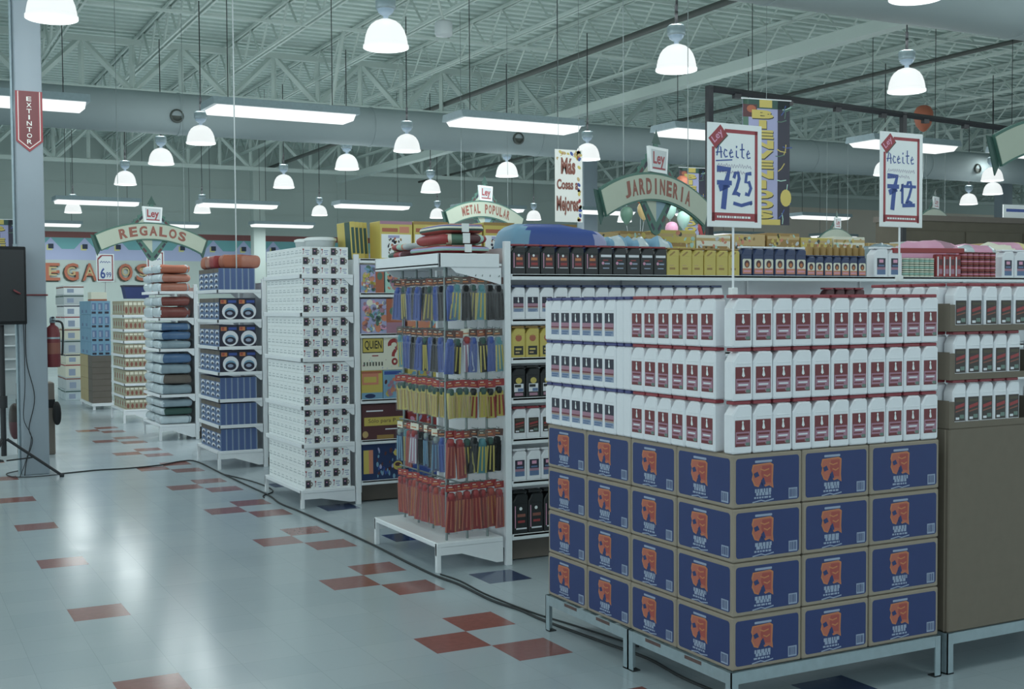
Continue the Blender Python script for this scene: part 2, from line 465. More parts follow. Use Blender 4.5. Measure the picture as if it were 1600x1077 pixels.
def oil_bottle(W, Hh, D, m, capm, items, lw, lh, lz, name='oil_bottle', lbl=None, lx=None):
    h = W / 2 - .001
    body = MB()
    prof = [(-h, .006), (-h + .006, 0), (h - .006, 0), (h, .006), (h, Hh * .88), (h - .01, Hh * .925), (-h * .30, Hh * .925), (-h * .5, Hh * .90), (-h, Hh * .74)]
    prof = prof[::1]
    b = .006                                           # chamfered front and back edges
    n = len(prof); cx = sum(p[0] for p in prof) / n; cz = Hh * .46
    ins = [(cx + (p[0] - cx) * (1 - b / (W * .5)), cz + (p[1] - cz) * (1 - b / (Hh * .5))) for p in prof]
    rings = [(ins, 0), (prof, b), (prof, D - b), (ins, D)]
    vs = [(p[0], y, p[1]) for r, y in rings for p in r]
    fs = [(k * n + i, k * n + (i + 1) % n, (k + 1) * n + (i + 1) % n, (k + 1) * n + i) for k in range(3) for i in range(n)]
    fs += [list(range(n))[::-1], list(range(3 * n, 4 * n))]
    body.add(vs, [f[::-1] for f in fs], m)
    # moulded grip line on the shoulder
    body.bbox(-h * .62, -.0015, Hh * .70, h * .8, .002, Hh * .715, m, .001)
    cap = MB(); cap.bbox(-h * .86, D * .12, Hh * .935, h * .94, D * .88, Hh, capm, .003)
    cap.box(-.016, D * .25, Hh * .915, .03, D * .75, Hh * .94, m)
    lab = MB(); x0 = -lw / 2 if lx is None else lx
    lab.decal((x0, 0, lz), (1, 0, 0), (0, 0, 1), items)
    return Proto(name, 'bottle', body, [('cap', cap, lbl), ('label', lab)])
BT = .2235
P_RED = oil_bottle(.107, .2215, .062, 'white_plastic', 'red_plastic', label_red(), .08, .112, .03, lbl='flat red cap')
P_NAVY = oil_bottle(.103, .2215, .062, 'white_plastic', 'blue_plastic', label_navy(), .08, .112, .03, lbl='flat blue cap')
P_BRN = oil_bottle(.0885, .2215, .062, 'white_plastic', 'red_plastic', label_brown(), .07, .125, .028, lbl='flat red cap')

# --- steel stands
def stand(label, x0, y0, x1, y1, h, legs):
    t = thing('steel_stand', label, 'display stand', ((x0 + x1) / 2, (y0 + y1) / 2, 0), 0, 'low steel stands under the oil cartons')
    cx, cy = (x0 + x1) / 2, (y0 + y1) / 2
    w = .038
    for x, y in legs:
        mb = MB(); sx = 1 if x < cx else -1; sy = 1 if y < cy else -1
        mb.box(*sorted2(x, y, x + sx * w, y + sy * .005, 0, h), 'grey_metal'); mb.box(*sorted2(x, y, x + sx * .005, y + sy * w, 0, h), 'grey_metal')
        mb.box(*sorted2(x, y, x + sx * (w + .004), y + sy * (w + .004), 0, .006), 'rubber')
        mb.shift(-cx, -cy); obj('leg', mb, t)
    for a, b, c, d in ((x0 + .006, y0 + .0008, x1 - .006, y0 + .0048), (x0 + .006, y1 - .0048, x1 - .006, y1 - .0008), (x0 + .0008, y0 + .006, x0 + .0048, y1 - .006), (x1 - .0048, y0 + .006, x1 - .0008, y1 - .006)):
        mb = MB().box(a, b, h - .052, c, d, h, 'grey_metal')
        for q in range(2 if c - a < d - b else 0):      # rusty worn patches on the rail
            u = .1 + .45 * q + random.uniform(0, .3)
            if c - a > d - b: mb.box(a + (c - a) * u, b - .0006, h - .03, a + (c - a) * (u + .07), b, h - .012, 'rust')
            else: mb.box(a - .0006, b + (d - b) * u, h - .02, a, b + (d - b) * (u + .16), h - .004, 'rust')
        mb.shift(-cx, -cy); obj('rail', mb, t)
    mb = MB()
    for k in range(5):
        y = y0 + .02 + (y1 - y0 - .12) * k / 4
        mb.box(x0 + .006, y, h - .02, x1 - .006, y + .08, h - .002, 'grey_metal')
    mb.shift(-cx, -cy); obj('deck_slat', mb, t)
def sorted2(x0, y0, x1, y1, z0, z1): return (min(x0, x1), min(y0, y1), z0, max(x0, x1), max(y0, y1), z1)
SH = .193
stand('low grey steel stand under the far half of the blue cartons', .388, -1.280, 1.615, -.488, SH, ((.388, -1.280), (.388, -.488), (1.615, -1.280), (1.615, -.488)))
stand('low grey steel stand under the corner nearest the camera', .388, -2.062, 1.615, -1.284, SH, ((.388, -2.062), (.388, -1.284), (1.615, -2.062), (1.615, -1.284)))
stand('low grey steel stand under the tall plain brown carton', 1.655, -2.062, 3.0, -1.30, SH, ((1.655, -2.062), (1.655, -1.30), (3.0, -2.062), (3.0, -1.30)))

# --- blue printed cartons
LOGO = [(-.50, .46), (.36, .5), (.5, .42), (.47, -.2), (.5, -.5), (.3, -.38), (.1, -.42), (-.1, -.2), (-.22, -.42), (-.42, -.36), (-.55, -.1), (-.5, .1), (-.56, .24)]
def carton_print(w, h, seed):
    r = random.Random(seed)
    m = .017
    it = [(rrect(m, m, w - m, h - m, .014), 'box_blue', 0)]
    cx, cy, s = w * .43, h * .57, h * .46
    it.append((rrect(cx - s * .42, h * .825, cx + s * .46, h * .868, .003), 'print_pale', 1))
    it.append((xf(LOGO, s * 1.07, s * 1.06, cx, cy), 'logo_amber', 1))
    it.append((xf(LOGO, s * .95, s * .95, cx, cy), 'logo_orange', 2))
    it.append((xf([(-.05, .42), (.42, .42), (.4, -.3), (.0, -.25), (-.12, .1)], s, s, cx, cy), 'logo_red', 3))
    it.append((xf([(-.5, .12), (-.3, .2), (-.2, .02), (-.42, -.05)], s, s, cx, cy), 'box_blue', 4))
    it.append((xf([(-.12, -.18), (.02, -.05), (.12, -.32), (.0, -.4)], s, s, cx, cy), 'box_blue', 4))
    it.append((stroke([(cx - s * .16, cy + s * .3), (cx + s * .05, cy + s * .22), (cx + s * .3, cy + s * .28)], .006), 'logo_amber', 4))
    it.append((stroke([(cx + s * .02, cy + s * .05), (cx + s * .2, cy - s * .02), (cx + s * .36, cy + s * .06)], .006), 'logo_amber', 4))
    for k, (y, a, b, t) in enumerate(((.262, -.42, .44, .016), (.205, -.36, .40, .013), (.15, -.46, .42, .008))):
        x = cx + s * a
        while x < cx + s * b - .004:
            l = r.uniform(.008, .02); l = min(l, cx + s * b - x)
            it.append((rect(x, h * y, x + l, h * y + t), 'print_pale', 1)); x += l + .004
    it.append((stroke([(cx - s * .55, h * .085), (cx - s * .1, h * .115), (cx + s * .1, h * .09), (cx + s * .55, h * .12)], .005), 'print_pale', 1))
    bx, by, bw, bh = w - .075, .022, .048, .046
    it.append((rect(bx, by, bx + bw, by + bh), 'print_pale', 1))
    x = bx + .005
    while x < bx + bw - .006:
        l = r.uniform(.0015, .004); it.append((rect(x, by + .007, x + l, by + bh - .005), 'box_blue', 2)); x += l + r.uniform(.002, .004)
    return it
ROW = ['bottom', 'second', 'third', 'top']
CH = .2296
XC = [.402, .782, 1.172, 1.606]                        # column edges on the front face
YC = [-2.052, -1.652, -1.284, -.886, -.492]            # column edges on the side face
def carton(x0, y0, x1, y1, row, side, front, label):
    w, d, h = x1 - x0 - .004, y1 - y0 - .004, CH - .003
    root = MB().bbox(0, 0, 0, w, d, h, 'kraft_pale', .006)
    # tape seam and flap line on the carton edges
    root.box(.004, d * .5 - .03, h - .0005, w - .004, d * .5 + .03, h + .0005, 'kraft')
    t = thing('oil_carton', label, 'carton', (x0 + .002 + J(.0015), y0 + .002 + J(.0015), SH + .002 + row * CH), J(.0015), 'blue printed oil cartons', root)
    if side: obj('printed_panel', MB().decal((0, d, 0), (0, -1, 0), (0, 0, 1), carton_print(d, h, row * 7 + side)), t)
    if front: obj('printed_panel', MB().decal((0, 0, 0), (1, 0, 0), (0, 0, 1), carton_print(w, h, row * 9 + front)), t)
for r in range(4):
    for k in range(4):
        if k == 0: carton(XC[0], YC[0], XC[1], YC[1], r, 1, 1, 'blue oil carton at the corner of the stack, %s row' % ROW[r])
        else: carton(XC[0], YC[k], XC[1], YC[k + 1], r, k + 1, 0, 'blue oil carton on the aisle side, %s from the corner carton, %s row' % (['', 'next', 'second', 'farthest'][k], ROW[r]))
    for k in (1, 2):
        carton(XC[k], YC[0], XC[k + 1], YC[1], r, 0, k + 1, 'blue oil carton on the front face, %s, %s row' % (['', 'beside the corner carton', 'beside the brown carton'][k], ROW[r]))
# --- white bottles in three tiers on the cartons
TIER = ['lowest', 'middle', 'top']
BZ = SH + .002 + 4 * CH + .0005
for t in range(3):
    z = BZ + t * BT
    for k in range(11):
        P_RED.place((.4565 + .1085 * k + J(.001), -2.050 + J(.0015), z), 'white oil bottle with red label, %s from the corner on the front face, %s tier' % (ORD[k], TIER[t]), 'red label oil bottles', J(.012))
    for k in range(6):
        P_RED.place((.394 + J(.0015), -1.352 - .1075 * k, z), 'white oil bottle with red label, aisle side, %s from the blue-capped bottles, %s tier' % (ORD[k], TIER[t]), 'red label oil bottles', -PI / 2 + J(.01))
        P_NAVY.place((.394 + J(.0015), -.594 - .1045 * k, z), 'white oil bottle with navy label, aisle side, %s from the far end, %s tier' % (ORD[k], TIER[t]), 'navy label oil bottles', -PI / 2 + J(.01))
    P_NAVY.place((.449, -.4785, z), 'white oil bottle turned end-on at far end of navy-label run, %s tier' % TIER[t], 'navy label oil bottles', PI)
    # bottles turned end-on between the two runs
    for k in range(2):
        P_NAVY.place((.449, -1.1685 - k * .0638, z), 'white oil bottle turned end-on, %s of two at the red-capped run, %s tier' % (['far', 'near'][k], TIER[t]), 'navy label oil bottles', PI)
    # second row, glimpsed between and above the first
    for k in range(9):
        P_RED.place((.56 + .1085 * k, -1.975 + J(.001), z), 'white oil bottle in second row behind the front face, %s from aisle, %s tier' % (ORD[k], TIER[t]), 'red label oil bottles behind the front row')
# --- plain carton and trays of the next display
t = thing('plain_carton', 'tall plain brown carton on a steel stand at the right of the blue cartons', 'carton', (1.662, -2.056, SH + .002), 0, None, MB().bbox(0, 0, 0, 1.30, .74, .96, 'kraft', .006))
obj('flap_seam', MB().box(-.0006, .02, .0, .0002, .028, .955, 'kraft_pale').box(.55, -.0008, .0, .554, .0004, .955, 'kraft_pale'), t)
bz = SH + .002 + .9605
for k in range(3):
    z = bz + k * .2265
    mb = MB().box(0, 0, 0, .56, .62, .004, 'kraft').box(0, 0, .004, .56, .004, .03, 'kraft').box(0, .004, .004, .004, .62, .13, 'kraft').box(.556, .004, .004, .56, .62, .13, 'kraft').box(0, .616, .004, .56, .62, .13, 'kraft')
    mb.add([(0, 0, .03), (.034, 0, .03), (.034, 0, .125), (0, 0, .125)], [(0, 1, 2, 3)], 'kraft').box(0, .0005, .03, .034, .004, .125, 'kraft')
    mb.box(.53, .0005, .03, .56, .004, .125, 'kraft')
    thing('cardboard_tray', 'open brown cardboard tray of dark-labelled oil bottles, %s of three' % TIER[k], 'tray', (1.660, -2.056, z), 0, 'trays of dark labelled oil', mb)
    n, p, x0 = (5, .101, 1.739) if k == 2 else (5, .0915, 1.737)
    for i in range(n):
        P_BRN.place((x0 + p * i, -2.048 + J(.001), z + .0045), 'white oil bottle with dark red-brown label, %s from the tray end, %s brown tray' % (ORD[i], TIER[k]), 'dark label oil bottles')
    for i in range(7):
        P_BRN.place((1.6655 + J(.0005), -1.935 + .0895 * i - .03 if False else -1.925 + .07 * i * 1.0, z + .0045), 'white oil bottle along the tray end beside the blue cartons, %s from the front, %s tray' % (ORD[i], TIER[k]), 'dark label oil bottles along the tray end', PI, ) if False else None
    # row along the end of the tray, seen over the nearer display
    for i in range(5):
        P_BRN.place((1.668, -1.935 + .0895 * i, z + .0045), 'white oil bottle facing the aisle along the tray end, %s from the front, %s tray' % (ORD[i], TIER[k]), 'dark label oil bottles along the tray end', -PI / 2)
    mb = MB().box(0, 0, 0, .60, .62, .004, 'kraft').box(0, 0, .004, .60, .004, .03, 'kraft').box(0, .004, .004, .004, .62, .13, 'kraft')
    thing('cardboard_tray', 'open brown cardboard tray cut off by the frame edge, %s of three' % TIER[k], 'tray', (2.226, -2.056, z), 0, 'trays of dark labelled oil', mb)
    for i in range(2):
        P_BRN.place((2.28 + .0915 * i, -2.048, z + .0045), 'white oil bottle in the tray cut by the frame edge, %s along, %s tier' % (ORD[i], TIER[k]), 'dark label oil bottles')

# --- hand-lettered price signs on poles
def hand_digits(s, h, w=.03):
    o = []; x = 0
    G = {'7': [[(.0, .93), (.85, .93), (.62, .5), (.45, -.25)], [(.15, .35), (.85, .5)]],
         '2': [[(.05, .75), (.2, .98), (.5, 1), (.6, .75), (.35, .35), (.0, .02), (.35, .1), (.7, .02)]],
         '5': [[(.75, 1), (.25, .97), (.15, .6), (.5, .62), (.7, .35), (.45, .05), (.1, .1)]],
         '1': [[(.05, .55), (.25, .9), (.25, 0)]]}
    for ch in s:
        for p in G[ch]: o.append(stroke([(x + a * h * .55, b * h) for a, b in p], w))
        x += h * .62 if ch != '1' else h * .38
    return o
def price_sign(label, x, y, z0, z1, base_z, w, rz, big, small, seed, thick):
    h = z1 - z0
    t = thing('price_sign', label, 'price sign', (x, y, base_z), rz, 'hand lettered oil price signs')
    obj('pole', MB().tube([(0, .012, .03), (0, .012, z0 - base_z + .2)], .0055, 'white_metal', 10), t)
    obj('clamp', MB().bbox(-.018, -.003, 0, .018, .027, .035, 'white_paper', .003), t)
    zb = z0 - base_z
    board = MB().bbox(-w / 2, 0, zb, w / 2, .004, zb + h, 'white_paper', .0015)
    b = obj('board', board, t)
    it = []
    m, q = .026, .017
    it += [(rect(m, m + .004, w - m, m + .04), 'sign_red', 0), (rect(w - m - q, m, w - m, h - m), 'sign_red', 0), (rect(m + .075, h - m - q, w - m, h - m), 'sign_red', 0), (rect(m, m, m + q, h - .11), 'sign_red', 0)]
    r = random.Random(seed)
    xx = m + .03
    while xx < w - m - .04:
        l = r.uniform(.006, .018); it.append((rect(xx, m + .016, xx + l, m + .026), 'white_paper', 1)); xx += l + .004
    obj('border', MB().decal((-w / 2, 0, zb), (1, 0, 0), (0, 0, 1), it), t)
    # chain badge in the corner
    ang = .75
    bd = [(xf(rect(-.048, -.03, .048, .03), 1, 1, m + .035, h - .062, ang), 'sign_red', 0), (xf(rect(-.048, -.036, .048, -.03), 1, 1, m + .035, h - .062, ang), 'letter_shade', 1),
          (fit_text('Ley', .07, .044, .02, m + .034, h - .061, ang), 'pink', 1)]
    obj('badge', MB().decal((-w / 2, 0, zb), (1, 0, 0), (0, 0, 1), bd), t)
    wr = []
    A = lambda pts, wd, mm='ink_blue': wr.append((stroke([(p[0] * w, p[1] * h) for p in pts], wd), mm, 1))
    y0 = .665
    A([(.17, y0 + .02), (.2, y0 + .12), (.24, y0 + .1), (.25, y0), ], .007); A([(.15, y0 + .05), (.27, y0 + .06)], .005)
    for i, ch in enumerate('ceite'):
        cx = .315 + .105 * i
        if ch == 'c': A([(cx + .04, y0 + .07), (cx, y0 + .085), (cx - .02, y0 + .045), (cx + .01, y0 + .01), (cx + .05, y0 + .02)], .007)
        if ch == 'e': A([(cx - .02, y0 + .045), (cx + .035, y0 + .06), (cx + .01, y0 + .088), (cx - .02, y0 + .05), (cx, y0 + .01), (cx + .05, y0 + .02)], .007)
        if ch == 'i': A([(cx, y0 + .08), (cx, y0 + .02), (cx + .04, y0 + .01)], .007); A([(cx, y0 + .105), (cx + .005, y0 + .125)], .008)
        if ch == 't': A([(cx, y0 + .15), (cx, y0 + .02), (cx + .04, y0 + .01)], .007); A([(cx - .04, y0 + .09), (cx + .045, y0 + .095)], .006)
    if seed % 2: A([(.15, y0 - .03), (.45, y0 - .012)], .006)
    wr.append((scribble(.18 * w, .8 * w, .595 * h, .011, 26, .0035, seed), 'ink_grey', 1))
    wr.append((scribble(.18 * w, .68 * w, .535 * h, .010, 20, .0035, seed + 1), 'ink_grey', 1))
    for sh in hand_digits(big, .155): wr.append((xf(sh, 1, 1, .17 * w, .255 * h), 'ink_blue', 1))
    wr.append((rect(.17 * w, .405 * h, .44 * w, .45 * h), 'ink_blue', 2))
    for sh in hand_digits(small, .105 if not thick else .12, .018): wr.append((xf(sh, 1, 1, .47 * w, .31 * h if not thick else .25 * h), 'ink_blue', 1))
    if thick: wr.append((rect(.52 * w, .42 * h, .84 * w, .45 * h), 'ink_blue', 2)); wr.append((stroke([(.52 * w, .23 * h), (.82 * w, .24 * h)], .02), 'ink_blue', 1))
    else: wr.append((stroke([(.47 * w, .235 * h), (.62 * w, .215 * h), (.82 * w, .25 * h), (.78 * w, .23 * h)], .016), 'ink_blue', 1))
    obj('handwriting', MB().decal((-w / 2, 0, zb), (1, 0, 0), (0, 0, 1), wr), t)
price_sign('red-bordered price card reading Aceite 7.25 on a thin white pole', .772, -1.60, 2.097, 2.572, BZ + 3 * BT, .325, .04, '7', '25', 3, False)
price_sign('red-bordered price card reading Aceite 7.12 on a thin white pole', 2.231, -1.2, 2.157, 2.672, 1.86, .325, .02, '7', '12', 6, True)
# ================================================================== SHELVING
def gondola(label, x0, x1, y0, y1, zs, top, lip=.036, near_only=False, group='long white shelving runs'):
    """double-sided white metal shelving: base, back panel, uprights and shelves; the end faces the main aisle"""
    t = thing('shelving_run', label, 'shelving', (x0, y0, 0), 0, group)
    L, D = x1 - x0, y1 - y0; mid = D / 2
    obj('back_panel', MB().box(.02, mid - .012, .08, L, mid + .012, zs[-1] - .002, 'white_metal'), t)
    obj('end_panel', MB().box(0, .03, .1, .02, D - .03, top - .04, 'white_metal'), t)
    x = 0.0
    while x <= L + .01:
        for y in (mid - .035, mid + .035):
            obj('upright', MB().box(x + .02, y - .012, 0, x + .06, y + .012, zs[-1] - .012, 'white_metal'), t)
        x += 1.2
    for y in (.0, D - .035): obj('end_post', MB().bbox(-.04, y, 0, .005, y + .035, top, 'white_metal', .003), t)
    for s in (0, 1):
        for k, z in enumerate(zs):
            a, b = (.008, mid - .04) if s == 0 else (mid + .04, D - .008)
            mb = MB().box(.022, a, z - .012, L, b, z, 'white_metal')
            f = a if s == 0 else b - .012
            mb.bbox(.01, f, z - lip, L, f + .012, z + .004, 'white_metal', .003)
            obj('base_shelf' if k == 0 else 'shelf', mb, t)
    obj('kick_plate', MB().box(.03, .12, .01, L, .13, zs[0] - .012, 'stuff_brown').box(.03, D - .13, .01, L, D - .12, zs[0] - .012, 'stuff_brown'), t)
    x = 1.2
    while x < L:
        obj('foot', MB().box(x, .03, 0, x + .04, D - .03, .06, 'white_metal'), t); x += 1.2
    return t
def end_rack(label, x0, y0, y1, zs, depth, top=None, base_z=.2, group='end-of-aisle racks'):
    """white end-of-aisle rack standing against the head of a shelving run; front faces -x"""
    D = depth; W = y1 - y0
    t = thing('end_rack', label, 'display rack', (x0, y0, 0), 0, group)
    for y in (.0, W - .03):
        obj('front_leg', MB().bbox(0, y, 0, .032, y + .03, base_z - .02, 'white_metal', .003), t)
        sd = [(.0, base_z - .005), (.0, base_z - .085), (D * .35, base_z - .085), (D * .85, .03), (D - .03, .03), (D - .03, base_z - .005)]
        obj('side_bracket', MB().prism(sd, 'y', y + .004, y + .022, 'white_metal'), t)
    mb = MB().bbox(0, -.002, base_z - .035, D - .03, W + .002, base_z, 'white_metal', .006)
    obj('base_shelf', mb, t)
    for z in zs:
        mb = MB().box(.03, .01, z - .012, D - .03, W - .01, z, 'white_metal')
        mb.bbox(.012, -.004, z - .032, .03, W + .004, z + .004, 'white_metal', .003)
        for y in (-.004, W - .012): mb.bbox(.012, y, z - .032, D - .03, y + .016, z + .004, 'white_metal', .003)
        for y in (.0, W - .02):
            mb.prism([(D - .03, z - .03), (D - .12, z - .03), (D - .05, z - .09), (D - .03, z - .09)], 'y', y, y + .012, 'white_metal')
        obj('shelf', mb, t)
    return t
G1Y = 1.02
gondola('long white shelving run stocked with motor oil behind the blue cartons', .985, 7.2, 1.02, 2.14, (.2, .56, .845, 1.12, 1.39, 1.65, 1.95), 2.17)
gondola('long white shelving run of board games and toys, second from the oil', .985, 13.5, 3.85, 4.96, (.2, .56, .92, 1.50, 1.86, 2.16), 2.2)
gondola('long white shelving run behind the blue dinnerware rack', .985, 14.5, 6.69, 7.64, (.2, .6, 1.0, 1.4, 1.8), 2.05)
gondola('long white shelving run behind the blanket rack', .985, 14.5, 9.85, 10.85, (.2, .6, 1.0, 1.4, 1.8), 2.05)

# ---------------- products of the oil run
def lab_amber(w=.078, h=.1): return [(rect(0, 0, .006, h), 'pink', 0), (rect(.012, 0, w, h), 'label_black', 0), (rect(.014, h * .08, w * .96, h * .86), 'brown_print', 1), (ell(w * .5, h * .84, .009, .009, 10), 'white_paper', 2), (rect(w * .26, h * .52, w * .86, h * .7), 'logo_amber', 2), (rect(w * .26, h * .2, w * .9, h * .36), 'red_print', 2), (rect(.012, 0, w, h * .05), 'print_white', 2)]
def lab_dot(w=.085, h=.1): return [(rect(0, h * .8, w, h * .97), 'print_white', 0), (rect(w * .2, h * .55, w * .7, h * .62), 'red_print', 0), (ell(w * .2, h * .38, .011, .011, 12), 'pink', 0), (rect(w * .36, h * .3, w * .85, h * .4), 'print_pale', 0), (rect(w * .2, 0, w * .8, h * .07), 'print_pale', 0)]
def lab_yel(w=.08, h=.13): return [(xf(rect(0, 0, .055, .012), 1, 1, .012, h * .82, .6), 'yellow_dark', 0), (rect(w * .1, h * .1, w * .7, h * .22), 'yellow_dark', 0), (rect(w * .1, h * .3, w * .55, h * .36), 'gold', 0)]
def lab_navyemb(w=.082, h=.11): return [(rrect(0, 0, w, h, .012), 'cream', 0), (rect(0, 0, w, h * .36), 'orange_print', 1), (ell(w * .5, h * .66, w * .3, h * .26, 14), 'brown_print', 1), (ell(w * .5, h * .6, w * .17, h * .15, 10), 'logo_amber', 2), (rect(w * .1, h * .12, w * .9, h * .22), 'pink', 2)]
def lab_wblue(w=.09, h=.13): return [(rect(0, h * .45, w, h), 'label_navy', 0), (rect(w * .25, h * .72, w * .75, h * .92), 'pink', 1), (rect(0, h * .3, w, h * .45), 'label_pink', 0), (rect(0, 0, w, h * .3), 'label_blue', 0), (rect(w * .15, h * .5, w * .85, h * .6), 'label_blue', 1)]
def lab_yblk(w=.07, h=.06): return [(rect(0, 0, w, h), 'label_black', 0), (rect(w * .15, h * .55, w * .8, h * .75), 'yellow_plastic', 1), (rect(w * .15, h * .2, w * .6, h * .36), 'gold', 1), (xf(ell(w * .5, h * 1.9, w * .36, h * .4, 10), 1, 1), 'letter_orange', 0)]
def lab_blkw(w=.08, h=.13): return [(ell(w * .5, h * .78, w * .3, h * .16, 12), 'yellow_plastic', 0), (rect(w * .05, h * .2, w * .95, h * .62), 'print_white', 0), (rect(w * .1, h * .44, w * .7, h * .58), 'label_black', 1), (rect(w * .4, h * .22, w * .92, h * .38), 'label_blue', 1), (rect(w * .1, 0, w * .9, h * .14), 'label_pink', 0)]
def lab_blkbig(w=.09, h=.2): return [(rect(0, h * .05, .006, h * .8), 'pink', 0), (ell(w * .5, h * .7, .012, .012, 10), 'white_paper', 0), (rect(w * .2, h * .42, w * .9, h * .52), 'letter_brown', 0), (rect(w * .25, h * .22, w * .85, h * .3), 'red_print', 0), (rect(w * .1, 0, w, h * .05), 'print_white', 0)]
P_AMB = oil_bottle(.112, .205, .07, 'black_plastic', 'red_plastic', lab_amber(), .078, .1, .045, lbl='dark red cap')
P_DOT = oil_bottle(.112, .205, .07, 'black_plastic', 'red_plastic', lab_dot(), .085, .1, .045, lbl='dark red cap')
P_YEL = oil_bottle(.107, .2, .07, 'yellow_plastic', 'yellow_dark', lab_yel(), .08, .13, .03)
P_NVL = oil_bottle(.101, .222, .07, 'navy_plastic', 'white_plastic', lab_navyemb(), .082, .11, .018, lbl='white cap')
P_NVS = oil_bottle(.085, .165, .06, 'navy_plastic', 'navy_plastic', lab_navyemb(.07, .095), .07, .095, .012)
P_WBL = oil_bottle(.15, .24, .09, 'white_plastic', 'white_plastic', lab_wblue(), .09, .13, .02)
P_WNV = oil_bottle(.108, .23, .07, 'white_plastic', 'navy_plastic', [(a, b, c) for a, b, c in label_navy(.078, .1)], .078, .1, .05, lbl='dark blue cap')
P_YBK = oil_bottle(.108, .215, .07, 'yellow_plastic', 'yellow_dark', lab_yblk(), .07, .06, .02)
P_BKW = oil_bottle(.108, .215, .07, 'black_plastic', 'black_plastic', lab_blkw(), .08, .13, .015)
P_WBR = oil_bottle(.108, .215, .07, 'white_plastic', 'red_plastic', label_brown(.078, .1), .078, .1, .04, lbl='dark red cap')
P_WPB = oil_bottle(.108, .215, .07, 'white_plastic', 'white_plastic', lab_wblue(.072, .11), .072, .11, .03)
P_BIG = oil_bottle(.118, .29, .09, 'black_plastic', 'black_plastic', lab_blkbig(), .09, .2, .03)
P_DRK = oil_bottle(.1, .215, .07, 'brown_print', 'red_plastic', label_brown(.07, .1), .07, .1, .06)
FY = 1.046
def row(P, n, x0, p, z, what, group, y=FY, start='the white end post'):
    for k in range(n):
        P.place((x0 + p * k + J(.0015), y + J(.003), z + .0005), '%s, %s from %s' % (what, ORD[k], start), group, J(.02))
row(P_AMB, 6, 1.065, .115, 1.95, 'black oil bottle with amber label, top shelf', 'amber label black bottles')
row(P_DOT, 5, 1.755, .115, 1.95, 'black oil bottle with red dot label on the top shelf', 'dot label black bottles', start='the amber labels')
row(P_YEL, 6, 2.325, .11, 1.95, 'yellow oil bottle on the top shelf', 'yellow bottles', start='the black bottles')
row(P_NVL, 6, 2.995, .1035, 1.95, 'tall navy oil bottle on the top shelf', 'tall navy bottles', start='the yellow bottles')
row(P_NVS, 7, 3.612, .087, 1.95, 'short navy oil bottle on the top shelf', 'short navy bottles', start='the tall navy bottles')
row(P_WBL, 2, 4.335, .155, 1.95, 'large white bottle with blue-pink label, top shelf', 'large white bottles', start='the short navy bottles')
row(P_WNV, 16, 1.06, .1105, 1.65, 'white dark-capped bottle just below the black oil', 'white bottles of the second shelf')
row(P_DRK, 4, 3.8, .105, 1.65, 'dark red bottle low behind the bottle tiers', 'dark bottles of the second shelf', start='the left')
row(P_YBK, 6, 1.058, .111, 1.39, 'yellow bottle with black label', 'yellow bottles of the third shelf')
row(P_BKW, 6, 1.06, .111, 1.12, 'black bottle with white label and yellow badge', 'black bottles of the fourth shelf')
row(P_WBR, 6, 1.062, .111, .845, 'white bottle with dark red-brown label', 'white bottles of the fifth shelf')
row(P_WPB, 6, 1.064, .111, .56, 'white bottle with pink and blue label', 'white bottles of the sixth shelf')
row(P_BIG, 5, 1.067, .122, .2, 'large black bottle on the bottom shelf', 'black bottles of the bottom shelf')
# cans and small packs further along the top shelf
def can(r, h, bands):
    mb = MB().lathe([(r * .9, 0), (r, .004), (r, h - .004), (r * .92, h), (r * .88, h - .003), (0, h - .003)], bands[0], 16)
    lab = MB()
    for z0, z1, m in bands[1:]: lab.lathe([(r + .0006, z0 * h), (r + .0006, z1 * h)], m, 16)
    return Proto('can', 'can', mb, [('label_band', lab)])
P_CG = can(.027, .052, ['green_print', (.1, .3, 'cream'), (.42, .62, 'mint'), (.75, .95, 'cream')])
P_CR = can(.032, .053, ['red_print', (.1, .3, 'letter_brown'), (.45, .6, 'pink'), (.75, .95, 'brown_print')])
for c in range(6):
    for r in range(3):
        P_CG.place((4.50 + .056 * c if False else 4.622 + .056 * c, 1.07, 1.9505 + r * .0525), 'small green and cream can, %s from the large white bottles, %s layer' % (ORD[c], ['bottom', 'middle', 'top'][r]), 'green cans')
for c in range(6):
    for r in range(4):
        P_CR.place((5.275 + .068 * c, 1.07, 1.9505 + r * .0535), 'small red can right of the foil packs, %s column, %s layer' % (ORD[c], ['bottom', 'second', 'third', 'top'][r]), 'red cans')
mb = MB().bbox(-.034, 0, 0, .034, .05, .19, 'red_print', .008); lab = MB().decal((-.034, 0, 0), (1, 0, 0), (0, 0, 1), [(rect(.005, .012, .02, .17), 'print_white', 0), (rect(.026, .1, .062, .15), 'brown_print', 0), (rect(.026, .03, .062, .07), 'label_pink', 0)])
P_RP = Proto('foil_pack', 'pack', mb, [('label', lab)])
row(P_RP, 4, 4.985, .07, 1.95, 'upright red foil pack with white stripe', 'red foil packs', start='the green cans')
thing('header_card', 'long red cardboard strip lying across the green cans and red packs', 'card strip', (4.46, 1.03, 2.143), 0, None, MB().bbox(0, 0, 0, .79, .05, .04, 'red_print', .004)).rotation_euler = (0, -.012, 0)
row(P_WBL, 2, 5.79, .155, 1.95, 'large white bottle with blue label right of the red cans', 'large white bottles', start='the red cans')
